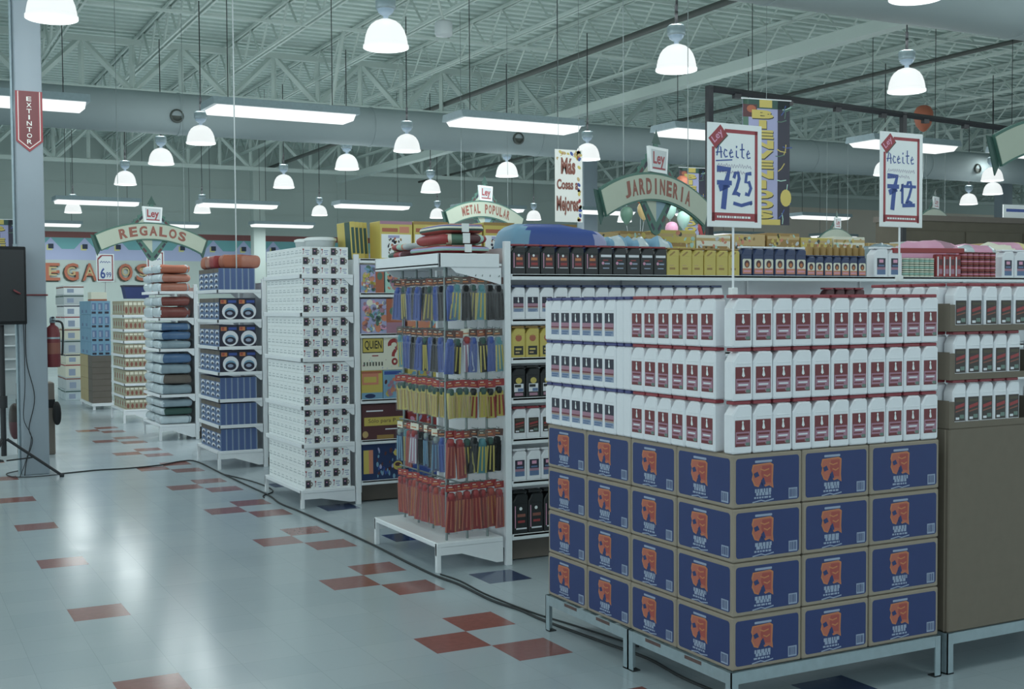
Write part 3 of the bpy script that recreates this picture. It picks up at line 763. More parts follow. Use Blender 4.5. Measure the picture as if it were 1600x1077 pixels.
# ---------------- end rack with hanging packs (head of the oil run)
def fin_rack():
    t = end_rack('white end rack hung with packs of coloured fins, blankets on its top shelf', .435, 1.025, 2.135, (), .52)
    W, D = 1.11, .52
    # top tray
    mb = MB().bbox(.03, -.002, 2.005, D - .03, W, 2.02, 'white_metal', .003)
    mb.bbox(.03, -.004, 1.995, .045, W + .002, 2.085, 'white_metal', .003)
    for y in (-.004, W - .01): mb.bbox(.03, y, 1.995, D - .05, y + .014, 2.085, 'white_metal', .003)
    obj('top_shelf', mb, t)
    for y in (.01, W - .025): obj('shelf_bracket', MB().prism([(D - .03, 1.995), (.12, 1.995), (.16, 1.96), (D - .1, 1.90), (D - .03, 1.88)], 'y', y, y + .012, 'white_metal'), t)
    # grid posts and hook rails
    for x, y in ((.10, .06), (.25, .06), (.40, .06), (.20, .25), (.20, .50), (.20, .75), (.20, 1.0)):
        obj('grid_post', MB().tube([(x, y, .2), (x, y, 2.0)], .009, 'wire_grey', 8), t)
    for z in (1.93, 1.585, 1.25, .92, .575):
        obj('hook_rail', MB().tube([(.06, .06, z), (D - .05, .06, z)], .006, 'wire_grey', 6).tube([(.20, .05, z), (.20, W - .03, z)], .006, 'wire_grey', 6), t)
fin_rack()
def fin_pack(blade_m, rib_m, foot_m, card_m, h=.235, w=.062):
    # header card on top, dark foot pocket, tapering ribbed blade, clear bag around it; hangs at z=0, faces -y
    card = MB().box(-w * .62, -.004, -.05, w * .62, -.002, -.004, card_m)
    card.decal((-w * .62, -.004, -.05), (1, 0, 0), (0, 0, 1), [(rect(w * .15, .012, w * .9, .02), 'logo_amber', 0), (rect(w * .3, .028, w * .7, .033), 'cream', 0)])
    prof = lambda z, s: (-.0)
    vs = []; n = 7
    for i in range(n):
        q = i / (n - 1); z = -.055 - .028 - q * (h - .03); ww = w * (.43 + .08 * q); th = .012 * (1 - q * .55)
        vs += [(-ww, -th, z), (ww, -th, z), (ww, th, z), (-ww, th, z)]
    fs = [(4 * i + a, 4 * i + (a + 1) % 4, 4 * i + 4 + (a + 1) % 4, 4 * i + 4 + a) for i in range(n - 1) for a in range(4)] + [(3, 2, 1, 0), (4 * n - 4, 4 * n - 3, 4 * n - 2, 4 * n - 1)]
    blade = MB().add(vs, [f[::-1] for f in fs], blade_m)
    for s in (-1, 1): blade.bar((s * w * .36, -.012, -.11), (s * w * .5, -.007, -.05 - h), .009, rib_m)
    blade.bar((0, -.012, -.11), (0, -.008, -.06 - h * .9), .008, rib_m)
    foot = MB().tube([(0, 0, -.056), (0, 0, -.064), (0, 0, -.085), (0, 0, -.1)], [w * .2, w * .36, w * .38, w * .3], foot_m, 10)
    bag = MB(); z1 = -.06 - h
    bag.add([(-w * .64, -.016, -.05), (w * .64, -.016, -.05), (w * .66, -.017, z1), (-w * .66, -.017, z1)], [(3, 2, 1, 0)], 'clear_film')
    bag.add([(w * .64, -.016, -.05), (w * .64, .014, -.05), (w * .66, .014, z1), (w * .66, -.017, z1)], [(3, 2, 1, 0)], 'clear_film')
    bag.add([(-w * .64, .014, -.05), (-w * .64, -.016, -.05), (-w * .66, -.017, z1), (-w * .66, .014, z1)], [(3, 2, 1, 0)], 'clear_film')
    hook = MB().tube([(0, .03, .006), (0, -.03, .0), (0, -.034, .01)], .0025, 'wire_grey', 5)
    return Proto('swim_fin_pack', 'hanging pack', None, [('blade', blade), ('foot_pocket', foot), ('header_card', card), ('clear_bag', bag, 'clear plastic bag'), ('hook', hook)])
FV = {'blue': fin_pack('royal', 'royal', 'royal', 'rust'), 'black': fin_pack('black_plastic', 'black_soft', 'black_soft', 'rust'),
      'teal': fin_pack('teal', 'yellow_plastic', 'teal', 'stuff_brown'), 'dark yellow-striped': fin_pack('black_plastic', 'yellow_plastic', 'dark_green', 'letter_brown'),
      'yellow': fin_pack('yellow_plastic', 'gold', 'dark_green', 'red_print', .2), 'yellow-red': fin_pack('yellow_plastic', 'red_print', 'black_plastic', 'red_print', .2),
      'red': fin_pack('red_print', 'logo_orange', 'red_print', 'red_print', .265, .066), 'blue-grey': fin_pack('navy_plastic', 'sky_blue', 'wire_grey', 'cream'),
      'orange-red': fin_pack('logo_red', 'logo_amber', 'logo_red', 'red_print', .265, .066), 'white-pink': fin_pack('label_pink', 'print_white', 'red_print', 'cream')}
FROWS = [(1.935, ['blue', 'teal', 'black', 'dark yellow-striped', 'teal', 'black', 'black'], ['black', 'blue', 'dark yellow-striped', 'black', 'blue', 'black', 'blue', 'dark yellow-striped', 'blue']),
         (1.59, ['blue', 'dark yellow-striped', 'white-pink', 'blue', 'dark yellow-striped', 'blue', 'teal'], ['blue', 'black', 'blue', 'dark yellow-striped', 'blue', 'black', 'blue', 'blue', 'teal']),
         (1.255, ['yellow', 'yellow', 'yellow', 'yellow-red', 'yellow', 'yellow-red', 'yellow-red'], ['yellow'] * 9),
         (.925, ['red', 'red', 'dark yellow-striped', 'black', 'teal', 'dark yellow-striped', 'black'], ['blue', 'blue-grey', 'black', 'blue-grey', 'black', 'white-pink', 'red', 'teal', 'blue-grey']),
         (.58, ['red', 'orange-red', 'red', 'red', 'red', 'orange-red', 'red'], ['red', 'orange-red', 'red', 'red', 'red', 'orange-red', 'red', 'red', 'red'])]
HROW = ['top', 'second', 'third', 'fourth', 'bottom']
for r, (z, near, side) in enumerate(FROWS):
    for k, c in enumerate(near):
        FV[c].place((.555 + .058 * k + J(.004), 1.055 + J(.008), z + J(.006)), 'hanging pack with %s fin facing the oil, %s from the corner, %s row' % (c, ORD[k], HROW[r]), 'packs facing the oil', J(.3), 0, J(.09))
    for k, c in enumerate(side):
        FV[c].place((.565 + J(.008), 1.20 + .09 * k + J(.004), z + J(.006)), 'hanging pack with %s fin facing the aisle, %s from the corner, %s row' % (c, ORD[k], HROW[r]), 'packs facing the aisle', -PI / 2 + .35 + J(.35), 0, J(.09))

# ---------------- soft goods helper
def pillow(sx, sy, sz, bands, e=.5, seed=1, nz=10, nr=32, ax=1, wob=.06):
    """soft rounded pack: bands = list of materials striping it along ax (0 x, 1 y, 2 z)"""
    r = random.Random(seed); ph = [r.uniform(0, 6) for _ in range(4)]
    vs = []
    sg = lambda c, p: math.copysign(abs(c) ** p, c)
    for i in range(nz + 1):
        a = -PI / 2 + PI * i / nz
        for j in range(nr):
            b = 2 * PI * j / nr
            x = sg(math.cos(a), e) * sg(math.cos(b), e * .7); y = sg(math.cos(a), e) * sg(math.sin(b), e * .7); z = sg(math.sin(a), .8)
            q = 1 + wob * (math.sin(5 * x + ph[0]) * math.sin(4 * y + ph[1]) + .5 * math.sin(9 * y + 3 * x + ph[2]))
            vs.append((x * sx / 2 * (1 + wob * .2 * math.sin(3 * z + ph[3])), y * sy / 2, sz / 2 + z * sz / 2 * (q if z > 0 else 1)))
    mb = MB(); half = (sx, sy, sz)[ax] / 2
    for i in range(nz):
        for j in range(nr):
            f = [i * nr + j, i * nr + (j + 1) % nr, (i + 1) * nr + (j + 1) % nr, (i + 1) * nr + j]
            c = sum(vs[q][ax] for q in f) / 4
            u = (c + half) / (2 * half) if ax < 2 else c / (2 * half)
            mb.add([vs[q] for q in f], [(0, 1, 2, 3)], bands[min(len(bands) - 1, max(0, int(u * len(bands))))], True)
    # merge shared corners
    bm = bmesh.new(); idx = {}
    mb2 = MB(); mb2.v = vs; mb2.f = [[i * nr + j, i * nr + (j + 1) % nr, (i + 1) * nr + (j + 1) % nr, (i + 1) * nr + j] for i in range(nz) for j in range(nr)]
    mb2.m = mb.m; mb2.s = [True] * len(mb.m); bm.free()
    return mb2
def soft(name, label, cat, loc, size, bands, rz=0, group=None, seed=1, ax=1, e=.5, band=None, wob=.06):
    t = thing(name, label, cat, loc, rz, group, pillow(*size, bands, e, seed, ax=ax, wob=wob))
    if band:
        sx, sy, sz = size
        w = .05
        obj('paper_band', MB().box(-w / 2, -sy / 2 - .004, .01, w / 2, -sy / 2 + .004, sz * .95, 'white_paper'), t)
    return t
S1 = ['red_print', 'cream', 'green_print', 'orange_print', 'brown_print', 'mint', 'red_print']
S2 = ['orange_print', 'red_print', 'dark_green', 'mint', 'lilac', 'brown_print', 'red_print', 'cream']
S3 = ['brown_print', 'label_pink', 'red_print', 'dark_green', 'mint', 'orange_print']
S4 = ['red_print', 'logo_red', 'dark_green', 'cream', 'royal', 'orange_print']
z = 2.021
for i, (h, b) in enumerate(((.07, S3), (.065, S2), (.08, S1), (.07, S4))):
    soft('folded_blanket', 'striped folded blanket, %s of the near stack on the fin rack top' % ['bottom', 'second', 'third', 'topmost'][i], 'blanket', (.71 + J(.01), 1.37, z), (.41 - .03 * i, .64 - .05 * i, h), b, J(.05), 'striped blankets', i, 2 if i % 2 else 0, .45, True); z += h * .93
z = 2.021
for i, (h, b) in enumerate(((.06, ['mint', 'cream', 'orange_print', 'pale_grey', 'red_print']), (.06, S3), (.06, ['pale_grey', 'orange_print', 'mint', 'red_print', 'cream', 'dark_green']))):
    soft('folded_blanket', 'striped folded blanket, %s of the far stack on the fin rack top' % ['bottom', 'middle', 'topmost'][i], 'blanket', (.71 + J(.01), 1.91, z), (.44 - .05 * i, .38 - .05 * i, h), b, J(.05), 'striped blankets', 10 + i, 1, .45); z += h * .93
# packs lying on top of the oil run behind the bottles
soft('plastic_bale', 'long blue plastic-wrapped bundle lying behind the black oil bottles', 'bundle', (1.52, 1.42, 1.98), (.80, .34, .33), ['sky_blue', 'royal', 'royal', 'royal', 'royal', 'lilac'], -.03, None, 3, 0, .35, None, .08).rotation_euler = (0, .05, -.03)
for i in range(3):
    soft('plastic_bag', 'pale blue shiny bag behind the bottles, %s right of the blue bundle' % ORD[i], 'bag', (2.08 + .2 * i, 1.5, 1.955), (.19, .3, .29), ['sky_blue', 'bag_white', 'sky_blue'], J(.2), 'pale blue bags', 20 + i, 0, .6, None, .12)
P_OR = can(.028, .06, ['gold', (.1, .4, 'letter_orange'), (.5, .6, 'cream'), (.7, .95, 'yellow_dark')])
P_ORB = Proto('amber_bottle', 'bottle', MB().lathe([(0, 0), (.03, 0), (.032, .01), (.032, .225), (.026, .245), (.012, .25), (.012, .26), (0, .26)], 'yellow_dark', 14), [('label', MB().lathe([(.0326, .13), (.0326, .18)], 'gold', 14)), ('cap', MB().lathe([(.014, .25), (.014, .27), (0, .27)], 'yellow_dark', 10))])
for i in range(9):
    P_ORB.place((3.94 + .07 * i, 1.44, 1.955), 'small amber bottle behind the short navy bottles, %s from its row end' % ORD[i], 'amber bottles')
soft('plastic_bag', 'crumpled silvery bag behind the large white bottles', 'bag', (4.70, 1.44, 1.955), (.24, .3, .28), ['bag_grey'], 0, None, 31, 0, .6, None, .12)
for i, (x, w, b) in enumerate(((5.42, .5, ['pink', 'pink', 'label_pink', 'pink']), (5.92, .42, ['bag_white', 'pink', 'bag_white']), (6.40, .46, ['cream', 'pink', 'yellow_plastic', 'bag_white']), (6.86, .4, ['bag_white', 'mint', 'pink']))):
    soft('stuffed_bag', ['plump pink bag', 'plump white bag', 'plump cream bag with yellow patch', 'plump pale bag cut by the frame edge'][i] + ' lying above the red cans', 'bag', (x, 1.62, 1.955), (w, .5, .33 - .03 * (i % 2)), b, J(.1), 'plump bags above the cans', 40 + i, 0, .6, None, .1)
# ---------------- mug box rack (head of the toy run)
end_rack('white end rack packed with white mug boxes in six tiers', .44, 3.855, 4.955, (.555, .885, 1.30, 1.69, 2.02), .525, base_z=.165)
def mug_box(w, d, h, v):
    mb = MB().bbox(0, 0, 0, w, d, h, 'white_paper', .002)
    f = []
    if v == 0:
        f = [(rect(w * .1, h * .1, w * .68, h * .88), 'stuff_brown', 0), (rect(w * .16, h * .18, w * .56, h * .76), 'label_navy', 1), (ring(w * .74, h * .48, w * .14, h * .22, .008), 'stuff_brown', 1), (rect(w * .3, h * .5, w * .44, h * .62), 'pink', 2)]
    else:
        f = [(stroke([(w * .12, h * .2), (w * .2, h * .5), (w * .1, h * .8)], .006), 'label_pink', 0), (ell(w * .16, h * .7, .007, .007, 8), 'red_print', 1), (rect(w * .36, h * .55, w * .84, h * .64), 'print_pale', 0), (rect(w * .36, h * .36, w * .74, h * .43), 'print_pale', 0), (rect(w * .5, h * .14, w * .8, h * .24), 'lilac', 0)]
    mb.decal((0, 0, 0), (1, 0, 0), (0, 0, 1), f)
    s = [(rect(.01, h * .3, d - .01, h * .42), 'pale_grey', 0), (rect(.02, h * .56, d - .02, h * .66), 'pale_grey', 0)]
    mb.decal((0, d, 0), (0, -1, 0), (0, 0, 1), s)
    return Proto('mug_box', 'box', mb, [])
MW, MD, MH = .084, .086, .079
P_M = [mug_box(MW - .002, MD - .002, MH - .001, v) for v in (0, 1)]
MT = ['bottom', 'second lowest', 'third lowest', 'third highest', 'second highest', 'top']
ML = ['bottom', 'second', 'third', 'top']
for ti, z0 in enumerate((.165, .555, .885, 1.30, 1.69, 2.02)):
    nl = 4 if ti not in (1, 5) else (3 if ti == 5 else 4)
    hh = {0: .09, 1: .0775, 2: .094, 3: .09, 4: .0775, 5: .08}[ti] if True else MH
    for l in range(nl):
        for c in range(5):
            P_M[(l + c + ti) % 2].place((.478 + c * MW, 3.868, z0 + .0005 + l * hh), 'white mug box facing the fins, %s from the corner, %s layer of %s tier' % (ORD[c], ML[l], MT[ti]), 'mug boxes facing the fins', 0, 0, 0, (1, 1, hh / MH))
        for c in range(8):
            P_M[1].place((.478, 3.868 + MD * (1 + c * 1.41) * 1.0, z0 + .0005 + l * hh), 'white mug box facing the aisle, %s beyond the corner, %s layer of %s tier' % (ORD[c], ML[l], MT[ti]), 'mug boxes facing the aisle', 0, 0, 0, (1, 1.40, hh / MH))
for i, y in enumerate((4.42, 4.62)):
    tub = MB().lathe([(0, 0), (.12, 0), (.135, .1), (.138, .115)], 'pale_grey', 28).lathe([(.144, .115), (.146, .135), (.12, .145), (0, .145)], 'white_paper', 28)
    thing('lidded_tub', 'round white lidded tub on top of the mug rack, %s one' % ['nearer', 'farther'][i], 'tub', (.80, 4.32 + .29 * i, 2.22 if False else 2.0205 + .2), 0, 'lidded tubs', tub)

# ---------------- games and toys on the second run
def game_box(name, label, x, z, w, h, d, base, items, group='game boxes on the toy run', y=3.875):
    t = thing(name, label, 'box', (x, y, z + .0005), J(.01), group, MB().bbox(0, 0, 0, w, d, h, base, .003))
    obj('cover_print', MB().decal((0, 0, 0), (1, 0, 0), (0, 0, 1), items), t)
    return t
def confetti(w, h, cols, n, seed, s=.03):
    r = random.Random(seed); o = []
    for i in range(n):
        m = r.choice(cols); x, y = r.uniform(.01, w - s - .01), r.uniform(.01, h - s - .01)
        o.append((xf(ell(0, 0, r.uniform(.3, 1) * s, r.uniform(.3, .8) * s, 7, r.uniform(0, 3)), 1, 1, x + s / 2, y + s / 2, r.uniform(0, 3)), m, i % 4))
    return o
PZ = ['lilac', 'yellow_plastic', 'orange_print', 'mint', 'label_pink', 'sky_blue', 'pink', 'cream', 'green_print']
game_box('game_box', 'dark blue toy box with orange stripe and yellow faces on the bottom games shelf', 1.012, .2, .40, .325, .08, 'royal', [(rect(0, 0, .40, .325), 'navy_plastic', 0), (rect(.01, .06, .06, .27), 'yellow_plastic', 1), (rect(.06, .06, .1, .27), 'orange_print', 1)] + [(a, b, c + 1) for a, b, c in [(xf(p, .6, 1, .12, 0), m, l) for p, m, l in confetti(.38, .3, ['royal', 'sky_blue', 'brown_print', 'royal', 'lilac'], 40, 3)]] + [(ell(.33, .235, .035, .03), 'yellow_plastic', 6), (ell(.335, .12, .045, .04), 'yellow_plastic', 6), (ell(.335, .13, .028, .018), 'brown_print', 7)])
game_box('game_box', 'maroon game box with yellow band reading Sólo para P', 1.012, .56, .40, .315, .08, 'brown_print', [(rect(.02, .125, .40, .2), 'yellow_plastic', 0), (fit_text('Sólo para P', .26, .045, .0, .19, .163), 'brown_print', 1), (rect(.04, .25, .2, .262), 'print_white', 0), (rect(.22, .085, .34, .095), 'print_white', 0), (rect(.14, .0, .3, .04), 'yellow_dark', 0), (ell(.0 + .03, .05, .028, .03), 'gold', 0)])
game_box('game_box', 'orange and blue toy box below the question mark game', 1.012, .92, .20, .255, .08, 'yellow_plastic', [(rect(.005, .13, .16, .23), 'orange_print', 0), (rect(.02, .15, .14, .2), 'yellow_plastic', 1), (rect(0, 0, .2, .06), 'sky_blue', 0), (rect(.0, .23, .19, .25), 'letter_orange', 1), (ell(.08, .03, .05, .02), 'navy_plastic', 1)])
game_box('game_box', 'blue toy box with cartoonish round shapes below the question mark game', 1.217, .92, .20, .255, .08, 'sky_blue', [(rect(.01, .215, .17, .245), 'royal', 0)] + confetti(.2, .2, ['orange_print', 'sky_blue', 'brown_print', 'yellow_plastic', 'label_pink'], 26, 8))
game_box('game_box', 'white game box with yellow QUIEN panel and red question mark', 1.012, 1.176, .41, .30, .07, 'cream', [(rect(.01, .155, .21, .29), 'label_black', 0), (rect(.016, .163, .204, .282), 'yellow_plastic', 1), (fit_text('QUIEN', .16, .085, .02, .112, .222), 'label_black', 2),
    (ring(.31, .225, .06, .055, .034, -1.3, 3.4), 'red_print', 1), (stroke([(.325, .18), (.305, .15), (.30, .12)], .03), 'red_print', 1), (ell(.315, .075, .03, .032), 'red_print', 1), (ell(.315, .075, .012, .013), 'cream', 2), (rect(.1, .125, .16, .135), 'red_print', 1)] + [(rect(.02 + .028 * i, .04, .034 + .028 * i, .075), 'letter_shade', 1) for i in range(7)] + confetti(.3, .13, ['mint', 'label_pink', 'lilac'], 14, 4, .008))
game_box('puzzle_box', 'pastel jigsaw box with tan right side on the fourth games shelf', 1.012, 1.50, .42, .31, .06, 'lilac', confetti(.26, .31, PZ, 90, 5, .04) + [(xf(q, 1, 1, .24, 0), m, l + 4) for q, m, l in [(rect(0, .1, .16, .31), 'letter_orange', 0), (rect(.0, 0, .16, .1), 'label_pink', 0), (ell(.08, .2, .05, .04), 'green_print', 1)]])
game_box('puzzle_box', 'pastel jigsaw box with orange right side on the upper games shelf', 1.012, 1.86, .22, .25, .06, 'lilac', confetti(.15, .25, PZ, 60, 6, .035) + [(rect(.14, 0, .22, .25), 'letter_orange', 5), (ell(.18, .15, .025, .035), 'green_print', 6)])
game_box('puzzle_box', 'mottled jigsaw box beside the fins on the upper games shelf', 1.245, 1.86, .24, .255, .06, 'mint', confetti(.24, .255, ['green_print', 'label_pink', 'orange_print', 'dark_green', 'mint'], 60, 7, .035))
for k, (z, h, m) in enumerate(((.2, .3, 'royal'), (.56, .28, 'red_print'), (.92, .3, 'yellow_plastic'), (1.50, .28, 'orange_print'))):
    for i in range(3):
        game_box('game_box', 'plain-sided toy box deep in the games aisle, %s along, %s shelf' % (ORD[i], ['bottom', 'second', 'third', 'fourth'][k]), 1.46 + .42 * i, z, .39, h - .02 * i, .1, m, confetti(.39, h - .03, PZ, 20, 30 + i + k))
# big boxes along the top of the second run
def toy_box(label, x, z, w, h, d, seed, y=3.90, rz=0.0):
    it = [(rect(0, 0, w, h), 'yellow_plastic', 0), (rect(.012, .012, w - .012, h * .66), 'white_paper', 1), (rect(.02, h * .72, w * .55, h * .82), 'letter_orange', 1), (rect(w * .6, h * .7, w - .03, h * .86), 'orange_print', 1), (rect(.0, h * .92, w, h), 'label_pink' if seed % 2 else 'yellow_dark', 1),
          (rect(w * .25, h * .56, w * .6, h * .63), 'lilac', 2)] + [(xf(q, .5, .6, w * .2, .02), m, l + 3) for q, m, l in confetti(w, h * .9, ['label_navy', 'letter_orange', 'stuff_brown', 'yellow_dark', 'label_black'], 26, seed, .03)]
    t = thing('toy_box', label, 'box', (x, y, z + .0005), rz, 'yellow toy boxes on the toy run', MB().bbox(0, 0, 0, w, d, h, 'yellow_plastic', .003).prism([(0.0, 0.0), (.0, .0), (.0, .0)], 'y', 0, 0, 'yellow_plastic') if False else MB().bbox(0, 0, 0, w, d, h, 'yellow_plastic', .003))
    obj('cover_print', MB().decal((0, 0, 0), (1, 0, 0), (0, 0, 1), it), t)
    return t
TB = 2.16
for i in range(4):
    b = thing('toy_box', 'slim yellow and green box leaning at the toy run end, %s from mug rack' % ORD[i], 'box', (.99 + .05 * i, 4.02 + .03 * i, TB + .006), 0, 'slim boxes at the toy run end', MB().bbox(0, 0, 0, .046, .34, .33, 'yellow_plastic', .003).box(-.0006, .01, .0, .002, .14, .328, 'dark_green').box(.01, -.0006, .05, .036, .001, .28, 'dark_green'))
    b.rotation_euler = (0, -.06, 0)
toy_box('large yellow-framed toy box with white picture face, nearest the mug rack', 1.21, TB, .31, .34, .25, 1)
toy_box('large yellow-framed toy box partly hidden by the striped blankets', 1.535, TB, .34, .345, .25, 2)
for i in range(4):
    toy_box('large yellow toy box standing behind the blankets, %s from the visible pair' % ORD[i], 1.90 + .34 * i, TB, .32, .335 + .02 * (i % 2), .25, 3 + i)
for i in range(8):
    h = .29 + .02 * (i % 3)
    t = thing('toy_box', 'low yellowish box on the toy run above the oil bottles, %s along' % ORD[i], 'box', (3.28 + .46 * i, 3.9, TB + .0005), J(.03), 'low boxes on the toy run', MB().bbox(0, 0, 0, .44, .3, h, ['gold', 'yellow_dark', 'yellow_plastic', 'cream'][i % 4], .003))
    obj('cover_print', MB().decal((0, 0, 0), (1, 0, 0), (0, 0, 1), [(rect(.0, h * .8, .44, h * .9), 'gold', 0), (rect(.02, h * .5, .4, h * .62), 'yellow_dark', 0)] + confetti(.44, h, ['gold', 'mint', 'orange_print', 'yellow_plastic', 'pale_grey', 'letter_shade'], 40, 50 + i, .03)), t)
for i in range(7):
    h = .25 + .03 * (i % 2)
    t = thing('toy_box', 'mixed yellow and grey box farther along the toy run, %s past the low row' % ORD[i], 'box', (7.0 + .62 * i, 3.9, TB + .0005), J(.03), 'far boxes on the toy run', MB().bbox(0, 0, 0, .58, .3, h, ['gold', 'pale_grey', 'yellow_plastic'][i % 3], .003))
    obj('cover_print', MB().decal((0, 0, 0), (1, 0, 0), (0, 0, 1), confetti(.58, h, ['gold', 'mint', 'yellow_dark', 'green_print', 'pale_grey', 'letter_shade'], 50, 60 + i, .03)), t)

# ---------------- blue dinnerware rack
end_rack('white end rack of blue dinnerware boxes in seven tiers', .44, 6.69, 7.63, (.475, .755, 1.045, 1.32, 1.61, 1.93), .525, base_z=.2)
def plate_end(w, h):
    it = [(rect(0, 0, w, h), 'label_blue', 0), (rect(0, h * .8, w, h), 'stuff_brown', 1)]
    for r in range(3):
        it += [(ring(w * .5, h * (.14 + .25 * r), w * .4, h * .13, w * .12, .3, 3.6, 10), 'print_white', 2), (ell(w * .52, h * (.14 + .25 * r), w * .2, h * .06, 8), 'label_navy', 3)]
    return it
def plate_face(w, h):
    return [(rect(0, 0, w, h), 'label_navy', 0), (ell(w * .6, h * .38, w * .44, h * .36, 24), 'print_white', 1), (ell(w * .6, h * .33, w * .3, h * .22, 20), 'sky_blue', 2), (ell(w * .6, h * .28, w * .3, h * .18, 20), 'label_navy', 3), (ell(w * .58, h * .3, w * .16, h * .08, 16), 'print_pale', 4),
            (rect(w * .08, h * .74, w * .4, h * .92), 'logo_amber', 1), (rect(w * .12, h * .78, w * .26, h * .9), 'logo_red', 2), (rect(w * .5, h * .78, w * .95, h * .9), 'royal', 1)]
def spine(w, h): return [(rect(0, 0, w, h), 'label_blue', 0), (rect(w * .86, 0, w, h), 'print_pale', 1), (rect(w * .1, h * .02, w * .72, h * .98), 'spine_blue', 1)]
DT = [.2, .475, .755, 1.045, 1.32, 1.61, 1.93]; DN = ['bottom', 'second lowest', 'third lowest', 'middle', 'third highest', 'second highest', 'top']
big = Proto('dinnerware_box', 'box', MB().bbox(0, 0, 0, .196, .20, .232, 'box_blue', .003), [('cover_print', MB().decal((0, 0, 0), (1, 0, 0), (0, 0, 1), plate_face(.196, .232))), ('end_print', MB().decal((0, .2, 0), (0, -1, 0), (0, 0, 1), plate_end(.2, .232)))])
spn = Proto('dinnerware_box', 'box', MB().bbox(0, 0, 0, .064, .20, .232, 'box_blue', .003), [('spine_print', MB().decal((0, 0, 0), (1, 0, 0), (0, 0, 1), spine(.064, .232))), ('end_print', MB().decal((0, .2, 0), (0, -1, 0), (0, 0, 1), plate_end(.2, .232)))])
sid = Proto('dinnerware_box', 'box', MB().bbox(0, 0, 0, .2, .215, .232, 'box_blue', .003), [('end_print', MB().decal((0, .215, 0), (0, -1, 0), (0, 0, 1), plate_end(.215, .232)))])
for k, z in enumerate(DT):
    if k in (3, 4, 5):
        for c in range(2): big.place((.478 + .2 * c, 6.705, z + .0005), 'blue dinnerware box with plate picture, %s, %s tier' % (['at the aisle corner', 'beside the corner box'][c], DN[k]), 'plate picture boxes')
    else:
        for c in range(6): spn.place((.478 + .0665 * c, 6.705, z + .0005), 'slim blue dinnerware box seen by its spine, %s from the corner, %s tier' % (ORD[c], DN[k]), 'spine boxes')
    for c in range(3): sid.place((.478, 6.915 + .222 * c, z + .0005), 'blue dinnerware box facing the aisle, %s beyond the corner, %s tier' % (ORD[c], DN[k]), 'aisle side dinnerware boxes')
for i in range(4):
    soft('wrapped_blanket', 'orange-red wrapped blanket on top of the dinnerware rack, %s from the corner' % ORD[i], 'blanket', (.70 + (.0 if i else .05), 6.87 + .2 * i, 2.164), (.42, .195, .15), [['letter_orange', 'red_print', 'bag_orange'], ['red_print', 'letter_orange'], ['bag_orange', 'logo_red', 'cream'], ['letter_orange', 'bag_orange']][i], 0, 'wrapped blankets on the dinnerware rack', 70 + i, 0, .2)

# ---------------- wrapped bedding rack
end_rack('white end rack stacked with plastic-wrapped bedding', .47, 9.85, 10.95, (.6, 1.2, 1.605, 1.955), .5, base_z=.21)
BED = [(.21, [('bag_white', .12), ('dark_green', .1), ('bag_grey', .11)]), (.6, [('bag_grey', .14), ('stuff_brown', .13), ('bag_grey', .14), ('bag_blue', .14)]), (1.2, [('bag_grey', .12), ('bag_blue', .12), ('bag_blue', .11)]), (1.605, [('bag_red', .16), ('bag_red', .13)]), (1.955, [('bag_orange', .12), ('bag_orange', .12), ('letter_orange', .12)])]
for k, (z, L) in enumerate(BED):
    zz = z + .001
    for i, (m, h) in enumerate(L):
        for s in range(2):
            nm = {'bag_white': 'white', 'dark_green': 'dark green', 'bag_grey': 'grey', 'stuff_brown': 'brown', 'bag_blue': 'blue', 'bag_red': 'dark red', 'bag_orange': 'orange', 'letter_orange': 'orange'}[m]
            soft('wrapped_bedding', 'plastic-wrapped %s bedding, %s, %s layer of the %s shelf' % (nm, ['toward the dinnerware', 'toward the beige boxes'][s], ['bottom', 'second', 'third', 'fourth'][i], ['bottom', 'second', 'third', 'fourth', 'top'][k]), 'bedding', (.70, 10.12 + .53 * s, zz), (.42, .5, h * .93), ['bag_white'] * 2 + [m] * 10 if i % 2 else ['bag_white'] + [m] * 9 + ['bag_grey', m], J(.04), 'wrapped bedding', 80 + k * 8 + i * 2 + s, 0, .2, None, .1)
        zz += h
# ---------------- beige boxes rack
end_rack('white end rack of beige glassware boxes beyond the bedding', .49, 12.55, 13.65, (.41, .6, .845, 1.035, 1.245, 1.42, 1.635), .45, base_z=.21)
def beige(w, d, h):
    return Proto('glassware_box', 'box', MB().bbox(0, 0, 0, w, d, h, 'beige', .002).decal((0, 0, 0), (1, 0, 0), (0, 0, 1), [(ell(w * .5, h * .35, w * .3, h * .25, 10), 'letter_brown', 0), (rect(w * .1, h * .7, w * .9, h * .9), 'cream', 0)]).decal((0, d, 0), (0, -1, 0), (0, 0, 1), [(rect(d * .1, h * .15, d * .45, h * .8), 'sign_tan', 0), (rect(d * .55, h * .3, d * .9, h * .7), 'letter_brown', 0)]), [])
GZ = [.21, .41, .6, .845, 1.035, 1.245, 1.42, 1.635]
for k, z in enumerate(GZ):
    h = (GZ + [1.9])[k + 1] - z - .05
    Pb = beige(.062, .2, h)
    for c in range(5): Pb.place((.53 + .064 * c, 12.565, z + .0005), 'small beige glassware box, near face, %s from the corner, %s tier up' % (ORD[c], ORD[k]), 'near beige boxes')
    for c in range(4): Pb.place((.53, 12.78 + .205 * c, z + .0005), 'small beige glassware box along the aisle, %s beyond the corner, %s tier up' % (ORD[c], ORD[k]), 'aisle beige boxes')
thing('wire_basket', 'purple-blue plastic basket on top of the beige box rack', 'basket', (.74, 12.75, 1.8855), 0, None, MB().prism([(-.2, .2), (-.16, 0), (.16, 0), (.2, .2)], 'y', -.14, .14, 'box_blue').box(-.205, -.15, .18, .205, .15, .205, 'label_navy'))
